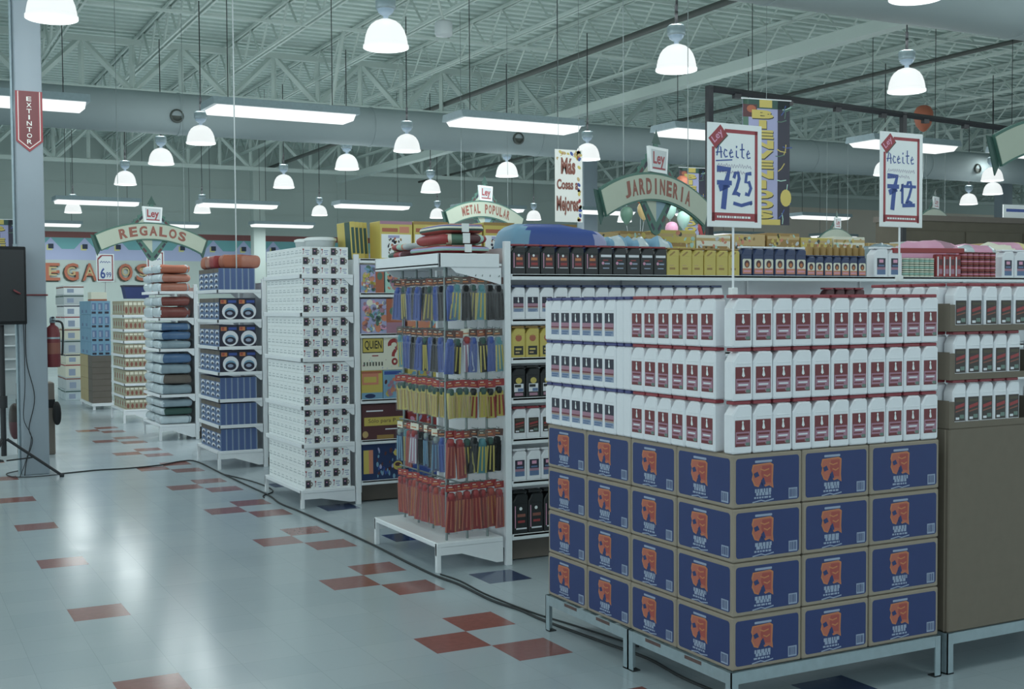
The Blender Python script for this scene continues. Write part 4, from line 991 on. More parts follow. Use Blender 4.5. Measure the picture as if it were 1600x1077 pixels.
# ---------------- stack of blue and brown boxes
st = thing('low_platform', 'low pale platform under the blue and brown box stack', 'platform', (.46, 15.35, 0), 0, None, MB().box(0, 0, .06, .42, 1.4, .11, 'white_metal').box(.02, .02, 0, .06, .06, .06, 'white_metal').box(.02, 1.32, 0, .06, 1.38, .06, 'white_metal').box(.36, .02, 0, .4, .06, .06, 'white_metal').box(.36, 1.32, 0, .4, 1.38, .06, 'white_metal'))
def win(w, h): return [(rect(0, 0, w, h), 'sky_blue', 0), (rect(w * .12, h * .3, w * .8, h * .85), 'label_blue', 1), (rect(w * .2, h * .36, w * .5, h * .75), 'print_pale', 2), (rect(w * .1, h * .06, w * .75, h * .22), 'label_navy', 1)]
for r in range(4):
    for c in range(3):
        t = thing('appliance_box', 'blue windowed box, %s column, %s row of the upper stack' % (['corner', 'middle', 'inner'][c], ROW[r]), 'box', (.475 + .107 * c, 15.38, 1.0305 + .235 * r if False else .93 + .235 * r), 0, 'blue windowed boxes', MB().bbox(0, 0, 0, .105, .4, .233, 'sky_blue', .003))
        obj('cover_print', MB().decal((0, 0, 0), (1, 0, 0), (0, 0, 1), win(.105, .233)), t)
    for c in range(2):
        thing('appliance_box', 'blue box facing the aisle, %s beyond the corner, %s row of the upper stack' % (ORD[c], ROW[r]), 'box', (.475, 15.79 + .45 * c, .93 + .235 * r), 0, 'blue boxes on the aisle side', MB().bbox(0, 0, 0, .32, .445, .233, 'sky_blue', .003).box(-.0006, .03, .03, .001, .2, .08, 'label_blue'))
for r in range(4):
    for c in range(3):
        thing('plain_box', 'brown box under the blue windowed boxes, %s along the aisle, %s row' % (ORD[c], ROW[r]), 'box', (.475, 15.38 + .455 * c, .111 + .2045 * r), 0, 'brown boxes under the blue ones', MB().bbox(0, 0, 0, .32, .45, .203, 'stuff_brown' if c == 0 else 'letter_gold', .004).box(.0, -.0006, .09, .32, .001, .1, 'wood_brown'))
thing('shoe_box', 'cream shallow box on top of the blue windowed boxes', 'box', (.5, 15.5, 1.8705), 0, None, MB().bbox(0, 0, 0, .26, .36, .15, 'cream', .004).box(-.001, -.001, .0, .261, .361, .03, 'letter_orange'))
# ---------------- far white boxes
z = 0.0
hs = [.2, .24, .26, .19, .26, .22, .24, .21, .19, .17]
cs = ['bag_white', 'pale_grey', 'cream', 'cream', 'pale_grey', 'cream', 'white_paper', 'white_paper', 'pale_grey', 'white_paper']
for i in range(10):
    for c in range(2):
        b = MB().bbox(0, 0, 0, .36, .6, hs[i] - .002, cs[i], .004).box(-.0006, .02, hs[i] - .05, .361, .58, hs[i] - .025, ['dark_green', 'letter_brown', 'red_print', 'label_navy'][i % 4]).decal((0, 0, 0), (1, 0, 0), (0, 0, 1), [(rect(.06, .03, .18, hs[i] * .6), 'print_pale', 0), (rect(.0, hs[i] - .045, .36, hs[i] - .022), ['dark_green', 'letter_brown', 'red_print', 'label_navy'][i % 4], 0)])
        thing('gift_box', 'pale box in the farthest end stack, %s, %s layer up' % (['front', 'rear'][c], ORD[i]), 'box', (.36 + J(.01), 17.8 + .61 * c, z), J(.02), 'far pale boxes', b)
    z += hs[i]
# ================================================================== SIGNS
def arch_pts(R, a, n=28, r0=0): return [(R * math.sin(-a + 2 * a * i / n), R * math.cos(-a + 2 * a * i / n) + r0) for i in range(n + 1)]
def arch_sign(label, text_s, loc, rz, S=1.0, roll=0.0, wire_to=6.2, mirror=False):
    """hanging department sign: arched banner with folded tails over a stepped diamond with the store badge on top"""
    t = thing('department_sign', label, 'hanging sign', loc, rz, 'hanging department signs')
    Lw, bh = 1.78 * S, .2 * S                         # banner chord and height
    sag = .19 * S; R = (Lw * Lw / 4 + sag * sag) / (2 * sag); a = math.asin(Lw / 2 / R)
    outer = [(x, y - R) for x, y in arch_pts(R, a)]
    inner = [(x * (R - bh) / R, (y + R) * (R - bh) / R - R) for x, y in outer]
    def band(d0, d1, o=0.0):
        up = [(x * (R + o) / R, (y + R) * (R + o) / R - R) for x, y in outer]; lo = [(x * (R - o) / R, (y + R) * (R - o) / R - R) for x, y in inner]
        return up + lo[::-1], d0, d1
    # diamond behind
    dm = MB(); D0, D1, hw = .28 * S, -.50 * S, .38 * S
    steps = []
    n = 6
    for k in range(n):                                  # stepped zigzag outline, upper right then around
        steps.append((hw * k / n + .03 * S, D0 - (D0 + .07 * S) * k / n)); steps.append((hw * k / n + .03 * S, D0 - (D0 + .07 * S) * (k + .6) / n))
    right = steps + [(hw, -.07 * S), (hw * .93, -.10 * S)] + [(.06 * S, D1 + .02 * S), (.0, D1)]
    left = [(-x, y) for x, y in right[::-1] if x > 0.0001]
    dm.prism(right + left, 'y', .03, .045, 'sign_green')
    it = [([(0, D0 - .1 * S), (0, D1 + .1 * S), (-hw * .8, -.075 * S)][::-1] if False else [(-hw * .82, -.075 * S), (0, D1 + .11 * S), (0, D0 - .09 * S)], 'sign_tan', 0), ([(0, D1 + .11 * S), (hw * .82, -.075 * S), (0, D0 - .09 * S)], 'sign_blue', 0),
          ([(-.075 * S, D0 - .02 * S), (.075 * S, D0 - .02 * S), (0, D0 + .10 * S)], 'dark_green', 1)]
    for k in range(5):                                  # dark dashes along the rim
        for s in (-1, 1):
            for y0, y1 in ((D0 - .08 * S, -.07 * S), (D1 + .04 * S, -.09 * S)):
                u = (k + .4) / 5
                it.append((xf(rect(-.035 * S, -.016 * S, .035 * S, .016 * S), 1, 1, s * hw * .93 * u if y0 > 0 else s * (.03 * S + hw * .86 * u), y0 + (y1 - y0) * u, s * (-.8 if y0 > 0 else .8)), ['label_navy', 'label_brown' if False else 'brown_print'][k % 2], 1))
    dm.decal((0, .03, 0), (1, 0, 0), (0, 0, 1), it)
    d = obj('diamond', dm, t)
    pl, d0, d1 = band(.0, .03, .018 * S); bn = MB().prism(pl[::-1], 'y', .004, .03, 'sign_green')
    pl, d0, d1 = band(0, .004); bn.prism(pl[::-1], 'y', -.002, .004, 'sign_tan')
    for s in (-1, 1):                                   # folded dark tails
        x, y = outer[-1]; x2, y2 = inner[-1]
        bn.prism([(s * (x - .02 * S), y + .0), (s * (x + .06 * S), y + .01 * S), (s * (x + .025 * S), (y + y2) / 2), (s * (x2 + .045 * S), y2 - .08 * S), (s * (x2 - .0), y2 - .01 * S)][::(-1 if s > 0 else 1)], 'y', .03, .04, 'dark_green')
    obj('banner', bn, t)
    # lettering following the arc
    lm = MB(); w = Lw * .66; n = len(text_s); ch = bh * .66; Rm = R - bh * .81
    it = []
    for i, c in enumerate(text_s):
        if c == ' ': continue
        th = -((i + .5) / n - .5) * w / R
        vs, fs = fit_text(c, w / n * (.76 if c not in 'I' else .26), ch, .06)
        sh = xf((vs, fs), 1, 1, 0, Rm + ch / 2)
        sh = ([(p[0] * math.cos(-th) + p[1] * math.sin(-th), -p[0] * math.sin(-th) + p[1] * math.cos(-th) - R) for p in sh[0]], sh[1])
        it.append((sh, 'letter_brown', 1))
    lm.decal((0, -.002, 0), (1, 0, 0), (0, 0, 1), it); obj('lettering', lm, t)
    bg = MB(); bw, bhh, by = .15 * S, .105 * S, .125 * S
    bg.prism([(-bw * .92, by - bhh), (bw * .92, by - bhh), (bw * 1.05, by + bhh), (-bw * 1.05, by + bhh)], 'y', .0, .03, 'white_paper')
    bg.decal((0, 0, 0), (1, 0, 0), (0, 0, 1), [([(-bw * .76, by - bhh * .78), (bw * .76, by - bhh * .78), (bw * .86, by + bhh * .78), (-bw * .86, by + bhh * .78)], 'pale_grey', 1), (fit_text('Ley', bw * 1.3, bhh * 1.25, .04, 0, by), 'sign_red', 2), (rect(-bw * .7, by - bhh * .74, bw * .7, by - bhh * .6), 'sign_red', 2)])
    obj('store_badge', bg, t)
    for s in (-1, 1): obj('suspension_wire', MB().tube([(s * Lw * .3, .02, outer[14][1] - .04 * S), (s * Lw * .3, .02, wire_to - loc[2])], .004, 'wire_grey', 5), t)
    t.rotation_euler = (0, roll, rz)
    return t
arch_sign('green arched hanging sign reading REGALOS', 'REGALOS', (.90, 12.17, 2.99), .44, 1.1)
arch_sign('green arched hanging sign reading JARDINERIA', 'JARDINERIA', (3.64, 3.10, 2.93), .44, 1.1)
arch_sign('green arched hanging sign reading METAL POPULAR', 'METAL POPULAR', (5.72, 10.73, 3.36), .44, 1.1)
arch_sign('pale arched hanging sign cut off by the right frame edge', 'HOGAR'[:0] + '       ', (5.80, .47, 3.21), .1, 1.1)
arch_sign('tiny far arched sign seen right of the tall lettered banner', '       ', (15.8, 13.75, 3.35), .44, 1.1)
arch_sign('tiny far arched sign above the brown wall unit', '       ', (16.2, 11.4, 3.62), .44, 1.1)

# --- EXTINTOR plate on the column
t = thing('extinguisher_sign', 'red pointed plate reading EXTINTOR on the white column', 'sign', (-1.3225, 7.2995, 3.37), 0, None, MB().prism([(-.132, .625), (-.132, .11), (0, .0), (.132, .11), (.132, .625)], 'y', -.012, 0, 'sign_red'))
bd = []
for o, m in ((.022, 'paper_cream'), (.030, 'sign_red'), (.040, 'label_red')):
    k = .132 - o
    bd.append(([(-k, .14 - .2 * 0), (0, o * 1.35 + .0), (k, .14)] + [(k, .625 - o * .2), (-k, .625 - o * .2)] if False else [(-k, .11 + o * .4), (0, o * 1.3), (k, .11 + o * .4), (k, .622), (-k, .622)], m, len(bd)))
obj('border', MB().decal((0, -.012, 0), (1, 0, 0), (0, 0, 1), bd), t)
obj('lettering', MB().decal((0, -.012, 0), (1, 0, 0), (0, 0, 1), [(fit_text(c, .05 if c != 'I' else .016, .046, .02, 0, .545 - .063 * i), 'paper_cream', 4) for i, c in enumerate('EXTINTOR')]), t)

# --- tall lettered banner(s)
def welcome(label, loc, rz, w, h, letters, wire_to):
    t = thing('welcome_banner', label, 'banner', loc, rz, 'tall welcome banners')
    cl = MB().box(0, 0, 0, w, .004, h, 'lilac')
    obj('cloth', cl, t)
    it = [(rect(0, 0, w * .12, h), 'green_print', 0), (rect(w * .74, 0, w, h), 'label_navy', 0), (rect(0, h * .93, w, h), 'dark_green', 0), (rect(0, h * .86, w * .3, h * .96), 'brown_print', 1), (ell(w * .18, h * .925, w * .1, h * .03, 10), 'letter_orange', 2), (rect(w * .35, h * .94, w * .62, h), 'yellow_plastic', 1)]
    r = random.Random(5)
    for k in range(16):
        y = h * r.uniform(.02, .95)
        it.append((xf(stroke([(-.05, -.03), (0, .0), (.05, .06)], .012), 1, 1, w * r.uniform(.78, .95), y, r.uniform(-1, 1)), ['yellow_plastic', 'green_print', 'mint', 'royal'][k % 4], 1))
    it.append((ell(w * .92, h * .22, w * .12, h * .07, 14), 'yellow_plastic', 2))
    it.append((rect(w * .1, 0, w * .8, h * .045), 'yellow_plastic', 1))
    obj('streamer_print', MB().decal((0, 0, 0), (1, 0, 0), (0, 0, 1), it), t)
    n = len(letters); q = []
    for i, c in enumerate(letters):
        y = h * (.885 - .80 * (i / (n - 1)))
        for dx, dy, m, ly in ((.008, -.012, 'label_black', 2), (0, 0, 'yellow_plastic', 3)):
            q.append((fit_text(c, w * (.46 if c != 'I' else .16), h * .068, .09, w * .42 + dx, y + dy), m, ly))
    obj('lettering', MB().decal((0, 0, 0), (1, 0, 0), (0, 0, 1), q), t)
    obj('hanging_rod', MB().tube([(-.02, .0, h + .008), (w + .02, .0, h + .008)], .008, 'white_metal', 8).tube([(w / 2, 0, h), (w / 2, 0, wire_to - loc[2])], .003, 'wire_grey', 5), t)
    return t
welcome('tall lilac banner with yellow letters reading BIENVENIDOS behind the first price card', (6.50, 5.45, 2.70), -.12, .66, 1.50, 'BIENVENIDOS', 6.2)
welcome('lilac and yellow banner behind the gardening sign', (11.92, 14.2, 3.05), -.1, .62, 1.5, 'BIENVENIDOS', 6.2)
welcome('lilac and yellow banner left of the white column', (-.93, 19.5, 2.0), -.02, .66, 1.5, 'BIENVENIDOS', 6.2)
# --- hanging promotion card
t = thing('promotion_card', 'hanging cream card with confetti border reading Más Cosas a Mejores', 'hanging card', (4.80, 7.0, 2.79), 0)
w, h = .40, .905
obj('board', MB().box(0, 0, 0, w, .006, h, 'paper_cream'), t)
it = confetti(w, h, ['letter_orange', 'red_print', 'gold', 'yellow_plastic'], 6, 2, .02)[:0]
r = random.Random(4)
for k in range(46):
    if k % 2: x, y = r.uniform(w * .84, w * .95), r.uniform(.02, h * .97)
    else: x, y = r.uniform(.0, w * .92), r.uniform(h * .86, h * .97)
    it.append((xf(ell(0, 0, .03, .02, 7), 1, 1, x, y, r.uniform(0, 3)), ['letter_orange', 'red_print', 'yellow_plastic', 'royal', 'gold', 'green_print'][r.randrange(6)], 0 + k % 3))
it = [(p, m, l) for p, m, l in it if all(0 <= a <= w and 0 <= b <= h for a, b in p)]
it.append((ell(w * .44, h * .84, w * .36, h * .09, 20), 'paper_cream', 4))
obj('confetti_border', MB().decal((0, 0, 0), (1, 0, 0), (0, 0, 1), it), t)
obj('lettering', MB().decal((0, 0, 0), (1, 0, 0), (0, 0, 1), [(fit_text('Más', .21, .21, .06, .19, .70), 'letter_brown', 5), (fit_text('Cosas a', .31, .13, .05, .18, .47), 'letter_brown', 5), (fit_text('Mejores', .32, .25, .05, .18, .20), 'letter_brown', 5)]), t)
for x in (.05, w - .05): obj('suspension_wire', MB().tube([(x, .003, h), (x, .003, 3.9)], .003, 'wire_grey', 5), t)
# --- small price cards near the gift sign
for i, (x, z, lab) in enumerate(((.86, 2.235, 'small red-rimmed price card reading 6 in front of the wall letters'), (1.70, 2.28, 'small red-rimmed price card above the beige boxes'))):
    t = thing('price_sign', lab, 'price sign', (x, 17.2 - .4 * i, z), 0, 'small far price cards')
    obj('board', MB().box(0, 0, 0, .32, .006, .52, 'white_paper'), t)
    obj('border', MB().decal((0, 0, 0), (1, 0, 0), (0, 0, 1), [(rect(.02, .02, .04, .42), 'sign_red', 0), (rect(.28, .02, .3, .5), 'sign_red', 0), (rect(.02, .02, .3, .045), 'sign_red', 0), (rect(.1, .48, .3, .5), 'sign_red', 0), (stroke([(.03, .42), (.1, .49)], .03), 'sign_red', 0)]), t)
    obj('handwriting', MB().decal((0, 0, 0), (1, 0, 0), (0, 0, 1), [(fit_text('6', .09, .2, .03, .115, .16), 'ink_blue', 1), (fit_text('99' if i == 0 else '0', .09, .1, .02, .22, .13), 'ink_blue', 1), (scribble(.07, .25, .37, .02, 8, .014, i), 'ink_blue', 1)]), t)
    obj('pole', MB().tube([(.16, .02, 0), (.16, .02, .4), (.16, .02, -z + (.0))], .008, 'white_metal', 6), t)

# --- black goalpost frame
t = thing('black_frame', 'black steel goalpost frame rising behind the oil price cards', 'frame', (6.37, 5.93, 0), 0)
for x, y in ((0, 0), (3.75, .49)): obj('post', MB().box(x - .036, y - .036, 0, x + .036, y + .036, 4.42, 'black_metal'), t)
fr = MB().bar((0, 0, 4.39), (6.6, .86, 4.39), .06, 'black_metal')
obj('crossbar', fr, t)
for k in range(7):
    q = (k + .5) / 7; obj('clip', MB().box(6.6 * q - .05, .86 * q - .03, 4.31, 6.6 * q + .05, .86 * q + .03, 4.365, 'black_metal'), t)

# --- balloons
BAL = [(0, 0, .62, 'letter_orange'), (.55, .05, .78, 'letter_orange'), (.05, .0, .36, 'gold'), (-.12, .1, .30, 'green_print'), (.18, -.05, .16, 'cream'), (.36, -.08, .05, 'pink'), (.52, -.05, .22, 'mint'), (.58, .1, .44, 'green_print'), (.42, .1, .38, 'mint'), (.74, .05, .30, 'green_print'), (.80, .0, .08, 'red_print'), (.22, .1, .34, 'cream')]
for i, (dx, dy, dz, m) in enumerate(BAL):
    mb = MB().lathe([(0, -.16), (.03, -.15), (.075, -.09), (.105, -.01), (.105, .05), (.08, .105), (.04, .13), (0, .135)], m, 18).lathe([(.0, -.16), (.014, -.178), (0, -.178)], m, 8)
    nm = {'letter_orange': 'orange', 'gold': 'golden', 'green_print': 'dark green', 'cream': 'cream', 'pink': 'pink', 'mint': 'mint green', 'red_print': 'red'}[m]
    t = thing('balloon', '%s balloon in the cluster under the gardening sign, %s' % (nm, ['upper left', 'upper right', 'left middle', 'far left', 'lower left', 'bottom centre', 'lower right', 'right middle', 'centre right', 'far right', 'bottom right', 'centre left'][i]), 'balloon', (8.37 + dx * 1.25, 10.4 + dy - dx * .5, 2.91 + dz * 1.05), 0, 'balloon cluster', mb)
    obj('string', MB().tube([(0, 0, -.175), (J(.05), 0, -.4), (0, 0, -(2.91 + dz * 1.05) + 1.805)], .002, 'white_paper', 4), t)
t = thing('balloon', 'orange balloon floating high under the roof at the right', 'balloon', (13.9, 9.6, 5.05), 0, None, MB().lathe([(0, -.26), (.05, -.24), (.13, -.14), (.17, 0), (.165, .09), (.12, .18), (.06, .21), (0, .22)], 'letter_orange', 20))
obj('string', MB().tube([(0, 0, -.26), (.03, .02, -.8), (.0, .03, -1.3)], .003, 'white_paper', 4), t)
thing('hanging_wire', 'long thin pale wire hanging from the roof down to the dinnerware rack', 'wire', (.685, 6.75, 0), 0, None, MB().tube([(0, 0, 2.166), (0, 0, 7.43)], .007, 'pale_grey', 6))
# --- pale spotlight under the roof
t = thing('ceiling_speaker', 'pale round loudspeaker hanging from the roof beside the nearest lamp', 'speaker', (3.745, 8.0, 5.19), 0)
obj('body', MB().lathe([(0, 0), (.10, 0), (.115, .03), (.115, .16), (.09, .19), (0, .19)], 'pale_grey', 20), t)
obj('bracket', MB().tube([(0, 0, .19), (-.25, -.1, .9), (-.3, -.1, 1.1)], .02, 'steel_pale', 8), t)

# ================================================================== COLUMN AREA
t = thing('loudspeaker', 'black loudspeaker on a tripod in front of the white column', 'loudspeaker', (-1.64, 6.90, 1.585), .12)
obj('cabinet', MB().prism([(-.24, .0), (-.245, .785), (.205, .785), (.235, .0)], 'y', 0, .36, 'black_soft') if False else MB().bbox(-.24, 0, 0, .222, .36, .785, 'black_soft', .012, 2), t)
obj('grille', MB().bbox(-.215, -.006, .03, .2, .004, .755, 'black_plastic', .004), t)
obj('socket', MB().box(.07, .362, .3, .13, .37, .36, 'red_print'), t)
t = thing('speaker_stand', 'black tripod stand under the loudspeaker', 'stand', (-1.66, 7.02, 0), 0)
obj('pole', MB().tube([(0, 0, .25), (0, 0, 1.58)], .028, 'black_metal', 10), t)
obj('collar', MB().tube([(0, 0, .74), (0, 0, .86)], .045, 'black_metal', 10), t)
for a in (-.05, 2.1, 4.2):
    lg = MB().tube([(.03 * math.cos(a), .03 * math.sin(a), .80 if False else .42), (.55 * math.cos(a), .55 * math.sin(a), .018)], .015, 'black_metal', 8)
    l = obj('leg', lg, t)
    obj('brace', MB().tube([(.02 * math.cos(a), .02 * math.sin(a), .2), (.28 * math.cos(a), .28 * math.sin(a), .22)], .008, 'black_metal', 6), l)
    obj('rubber_foot', MB().tube([(.53 * math.cos(a), .53 * math.sin(a), .02), (.57 * math.cos(a), .57 * math.sin(a), .014)], .02, 'rubber', 8), l)
t = thing('conduit', 'thin grey conduit pipe running up the side of the white column', 'pipe', (-1.475, 7.42, 0), 0, None, MB().tube([(0, 0, 0), (0, 0, 7.2)], .016, 'grey_metal', 10).box(-.02, -.02, 2.3, .02, .02, 2.42, 'grey_metal'))
cw = lambda pts, r, m='rubber': MB().tube(pts, r, m, 6)
def smooth(pts, n=6):
    o = []; P = [V3(p) for p in pts]
    for i in range(len(P) - 1):
        a, b, c, d = P[max(i - 1, 0)], P[i], P[i + 1], P[min(i + 2, len(P) - 1)]
        for k in range(n):
            u = k / n; o.append(.5 * ((2 * b) + (c - a) * u + (2 * a - 5 * b + 4 * c - d) * u * u + (3 * b - a - 3 * c + d) * u ** 3))
    return o + [P[-1]]
thing('wire', 'thin black wire hanging down the white column in a loop', 'wire', (0, 0, 0), 0, None, cw(smooth([(-1.40, 7.29, 1.62), (-1.40, 7.285, 1.2), (-1.33, 7.27, .82), (-1.39, 7.28, .5), (-1.36, 7.27, .36), (-1.42, 7.27, .16), (-1.45, 7.2, .012)]), .005))
thing('wire', 'second thin wire twisting down beside the looped one on the column', 'wire', (0, 0, 0), 0, None, cw(smooth([(-1.42, 7.29, 1.62), (-1.42, 7.285, .95), (-1.44, 7.28, .6), (-1.37, 7.275, .4), (-1.43, 7.28, .15), (-1.50, 7.15, .012)]), .004))
thing('cable', 'dark red cable running from the loudspeaker around the column', 'cable', (0, 0, 0), 0, None, cw(smooth([(-1.545, 6.88, 1.93), (-1.50, 6.87, 1.90), (-1.44, 7.1, 1.885), (-1.40, 7.288, 1.885), (-1.25, 7.288, 1.885), (-1.185, 7.288, 1.885), (-1.182, 7.40, 1.885)]), .010, 'label_red'))
# fire extinguisher on the far side of the column
t = thing('fire_extinguisher', 'red fire extinguisher mounted on the side of the white column', 'extinguisher', (-1.115, 7.46, 1.12), 0)
obj('cylinder', MB().lathe([(0, 0), (.068, 0), (.075, .015), (.075, .36), (.06, .42), (.025, .45), (.025, .47), (0, .47)], 'label_red', 20), t)
obj('label', MB().lathe([(.0757, .14), (.0757, .26)], 'letter_brown', 20), t)
obj('valve', MB().lathe([(0, .47), (.03, .47), (.03, .52), (.015, .54), (0, .54)], 'grey_metal', 12).box(-.012, -.08, .52, .012, .05, .535, 'black_metal').box(-.012, -.09, .49, .012, .0, .5, 'black_metal'), t)
obj('hose', MB().tube(smooth([(.03, 0, .49), (.10, .0, .45), (.098, .0, .2), (.09, 0, .12)]), .011, 'rubber', 8), t)
obj('bracket', MB().box(-.078, -.02, .08, -.07, .02, .4, 'grey_metal').lathe([(.077, .3), (.077, .32)], 'grey_metal', 20), t)
# what stands behind the column
t = thing('display_bin', 'grey-brown upright bin half hidden behind the white column', 'bin', (-1.315, 9.05, 0), 0)
obj('body', MB().bbox(0, 0, 0, .40, .30, .86, 'stuff_brown', .01), t)
obj('strap', MB().box(-.004, -.004, .56, .404, .304, .66, 'black_soft'), t)
thing('shoulder_bag', 'dark red rounded bag hanging left of the bin behind the column', 'bag', (-1.375, 8.92, .22), 0, None, pillow(.13, .2, .42, ['brown_print', 'label_dark'], .9, 2, ax=2))
thing('shoulder_bag', 'black rounded bag hanging right of the bin behind the column', 'bag', (-.905, 8.95, .36), 0, None, pillow(.09, .2, .28, ['black_soft'], .9, 3, ax=2))
# shelves glimpsed left of the column
t = thing('shelving_run', 'white shelving with small red and cream goods glimpsed left of the column', 'shelving', (-1.5, 19.7, 0), 0)
obj('back_panel', MB().box(0, .3, 0, 1.32, .33, 1.6, 'pale_grey'), t)
for z in (.55, .75, 1.02, 1.24, 1.46): obj('shelf', MB().box(0, 0, z - .03, 1.32, .3, z, 'white_metal'), t)
for x in (.0, 1.29): obj('upright', MB().box(x, .0, 0, x + .03, .03, 1.6, 'black_soft' if x else 'white_metal'), t)
for k, z in enumerate((.75, 1.02, 1.24)):
    for c in range(8):
        thing('jar', 'small jar on the shelving left of the column, %s along, %s shelf' % (ORD[c], ['lower', 'middle', 'upper'][k]), 'jar', (-.66 + .058 * c - .34, 19.78, z + .0005), 0, 'jars left of the column', MB().lathe([(0, 0), (.025, 0), (.026, .1), (.02, .12), (0, .12)], ['cream', 'brown_print', 'pale_grey', 'letter_brown'][c % 4], 10).lathe([(.022, .12), (.022, .15), (0, .15)], ['red_print', 'letter_orange'][c % 2], 10))
# ================================================================== FAR RIGHT
t = thing('wall_unit', 'long dark brown wooden unit along the right beyond the shelving', 'wall unit', (11.75, 8.0, 0), -.05)
obj('carcass', MB().box(0, 0, 0, 6.5, .6, 3.10, 'wood_brown'), t)
obj('cornice', MB().box(-.03, -.03, 3.06, 6.53, .63, 3.15, 'stuff_brown'), t)
for i in range(5): obj('door', MB().bbox(.05 + 1.29 * i, -.02, .1, 1.29 * (i + 1), 0, 2.9, 'wood_brown', .005), t)
t = thing('small_sign', 'white card with blue bar standing on the brown wall unit', 'sign', (14.0, 7.95, 3.16), -.05, None, MB().box(0, 0, 0, .56, .02, .22, 'white_paper').decal((0, 0, 0), (1, 0, 0), (0, 0, 1), [(rect(.06, .1, .5, .15), 'royal', 0)]))
# ================================================================== CABLES ON THE FLOOR
p = [(-1.122, 7.19), (-.725, 7.3), (-.394, 7.284), (-.035, 7.376), (.225, 7.58), (.39, 7.5), (.395, 6.4), (.40, 5.3), (.405, 4.7), (.36, 4.2), (.385, 3.67), (.40, 2.8), (.405, 2.08), (.39, 1.38), (.392, .94), (.42, .66), (.415, .2), (.455, -.07), (.463, -.34), (.52, -.85), (.56, -1.21), (.53, -1.62), (.6, -2.4)]
thing('floor_cable', 'long black cable snaking along the feet of the end racks', 'cable', (0, 0, 0), 0, None, cw(smooth([(x, y, .0075) for x, y in p]), .0075))
p = [(.40, 6.3), (.53, 5.55), (.52, 4.96), (.36, 4.72), (.33, 4.6)]
thing('floor_cable', 'short black cable loop curling beside the mug box rack foot', 'cable', (0, 0, 0), 0, None, cw(smooth([(x, y, .007) for x, y in p]), .006))
p = [(.44, .98), (.47, .75), (.455, .4), (.47, .1), (.50, -.2), (.56, -.5), (.64, -1.0)]
thing('floor_cable', 'second thin black cable beside the long one near the oil stand', 'cable', (0, 0, 0), 0, None, cw(smooth([(x, y, .006) for x, y in p]), .005))
p = [(-1.12, 7.16), (-1.35, 7.12), (-1.55, 7.2), (-1.6, 7.5), (-1.45, 7.7)]
thing('floor_cable', 'black cable curling on the floor under the loudspeaker stand', 'cable', (0, 0, 0), 0, None, cw(smooth([(x, y, .006) for x, y in p]), .005))
# ================================================================== LAMPS
WORLD = 1.02; EXPO = 0.5
def pendant():
    dome = MB().lathe([(.228, 0), (.236, .004), (.236, .03), (.226, .035), (.222, .07), (.21, .13), (.188, .19), (.155, .24), (.11, .275), (.06, .295), (.04, .30)], 'lamp_dome', 28)
    dome.lathe([(.0, .012), (.21, .012), (.228, 0)], 'lamp_dome', 28)
    neck = MB().lathe([(.028, .29), (.028, .335), (.05, .345), (.075, .365), (.088, .39), (.09, .40)], 'glass_grey', 16)
    house = MB().lathe([(.06, .40), (.098, .402), (.104, .42), (.104, .50), (.085, .515), (.03, .52), (.0, .52)], 'grey_metal', 18)
    cord = MB().tube([(0, 0, .52), (0, 0, .75)], .018, 'black_metal', 8).tube([(0, 0, .75), (0, 0, 2.3)], .009, 'black_metal', 6)
    return dome, neck, house, cord
_d, _n, _h, _c = pendant()
P_LAMP = Proto('pendant_lamp', 'pendant lamp', None, [('dome', _d, 'glowing white prismatic dome'), ('neck', _n), ('ballast_housing', _h), ('cord', _c)])
LZ = 4.4
up_data = bpy.data.lights.new('lamp_uplight', 'POINT'); up_data.energy = 10; up_data.shadow_soft_size = .12; up_data.color = (.92, 1.0, .985)
lamp_data = bpy.data.lights.new('lamp_light', 'POINT'); lamp_data.energy = 20; lamp_data.shadow_soft_size = .34; lamp_data.color = (.9, .985, 1.0)
def lamp(x, y, label, light=True, e=None):
    o = P_LAMP.place((x, y, LZ), label, 'hanging dome lamps')
    if light:
        l = bpy.data.objects.new('lamp_light', lamp_data); C.objects.link(l); l.parent = o; l.location = (0, 0, -.32)
        l = bpy.data.objects.new('lamp_uplight', up_data); C.objects.link(l); l.parent = o; l.location = (0, 0, .66)
xs = [-1.37, 1.96, 5.385, 8.83]
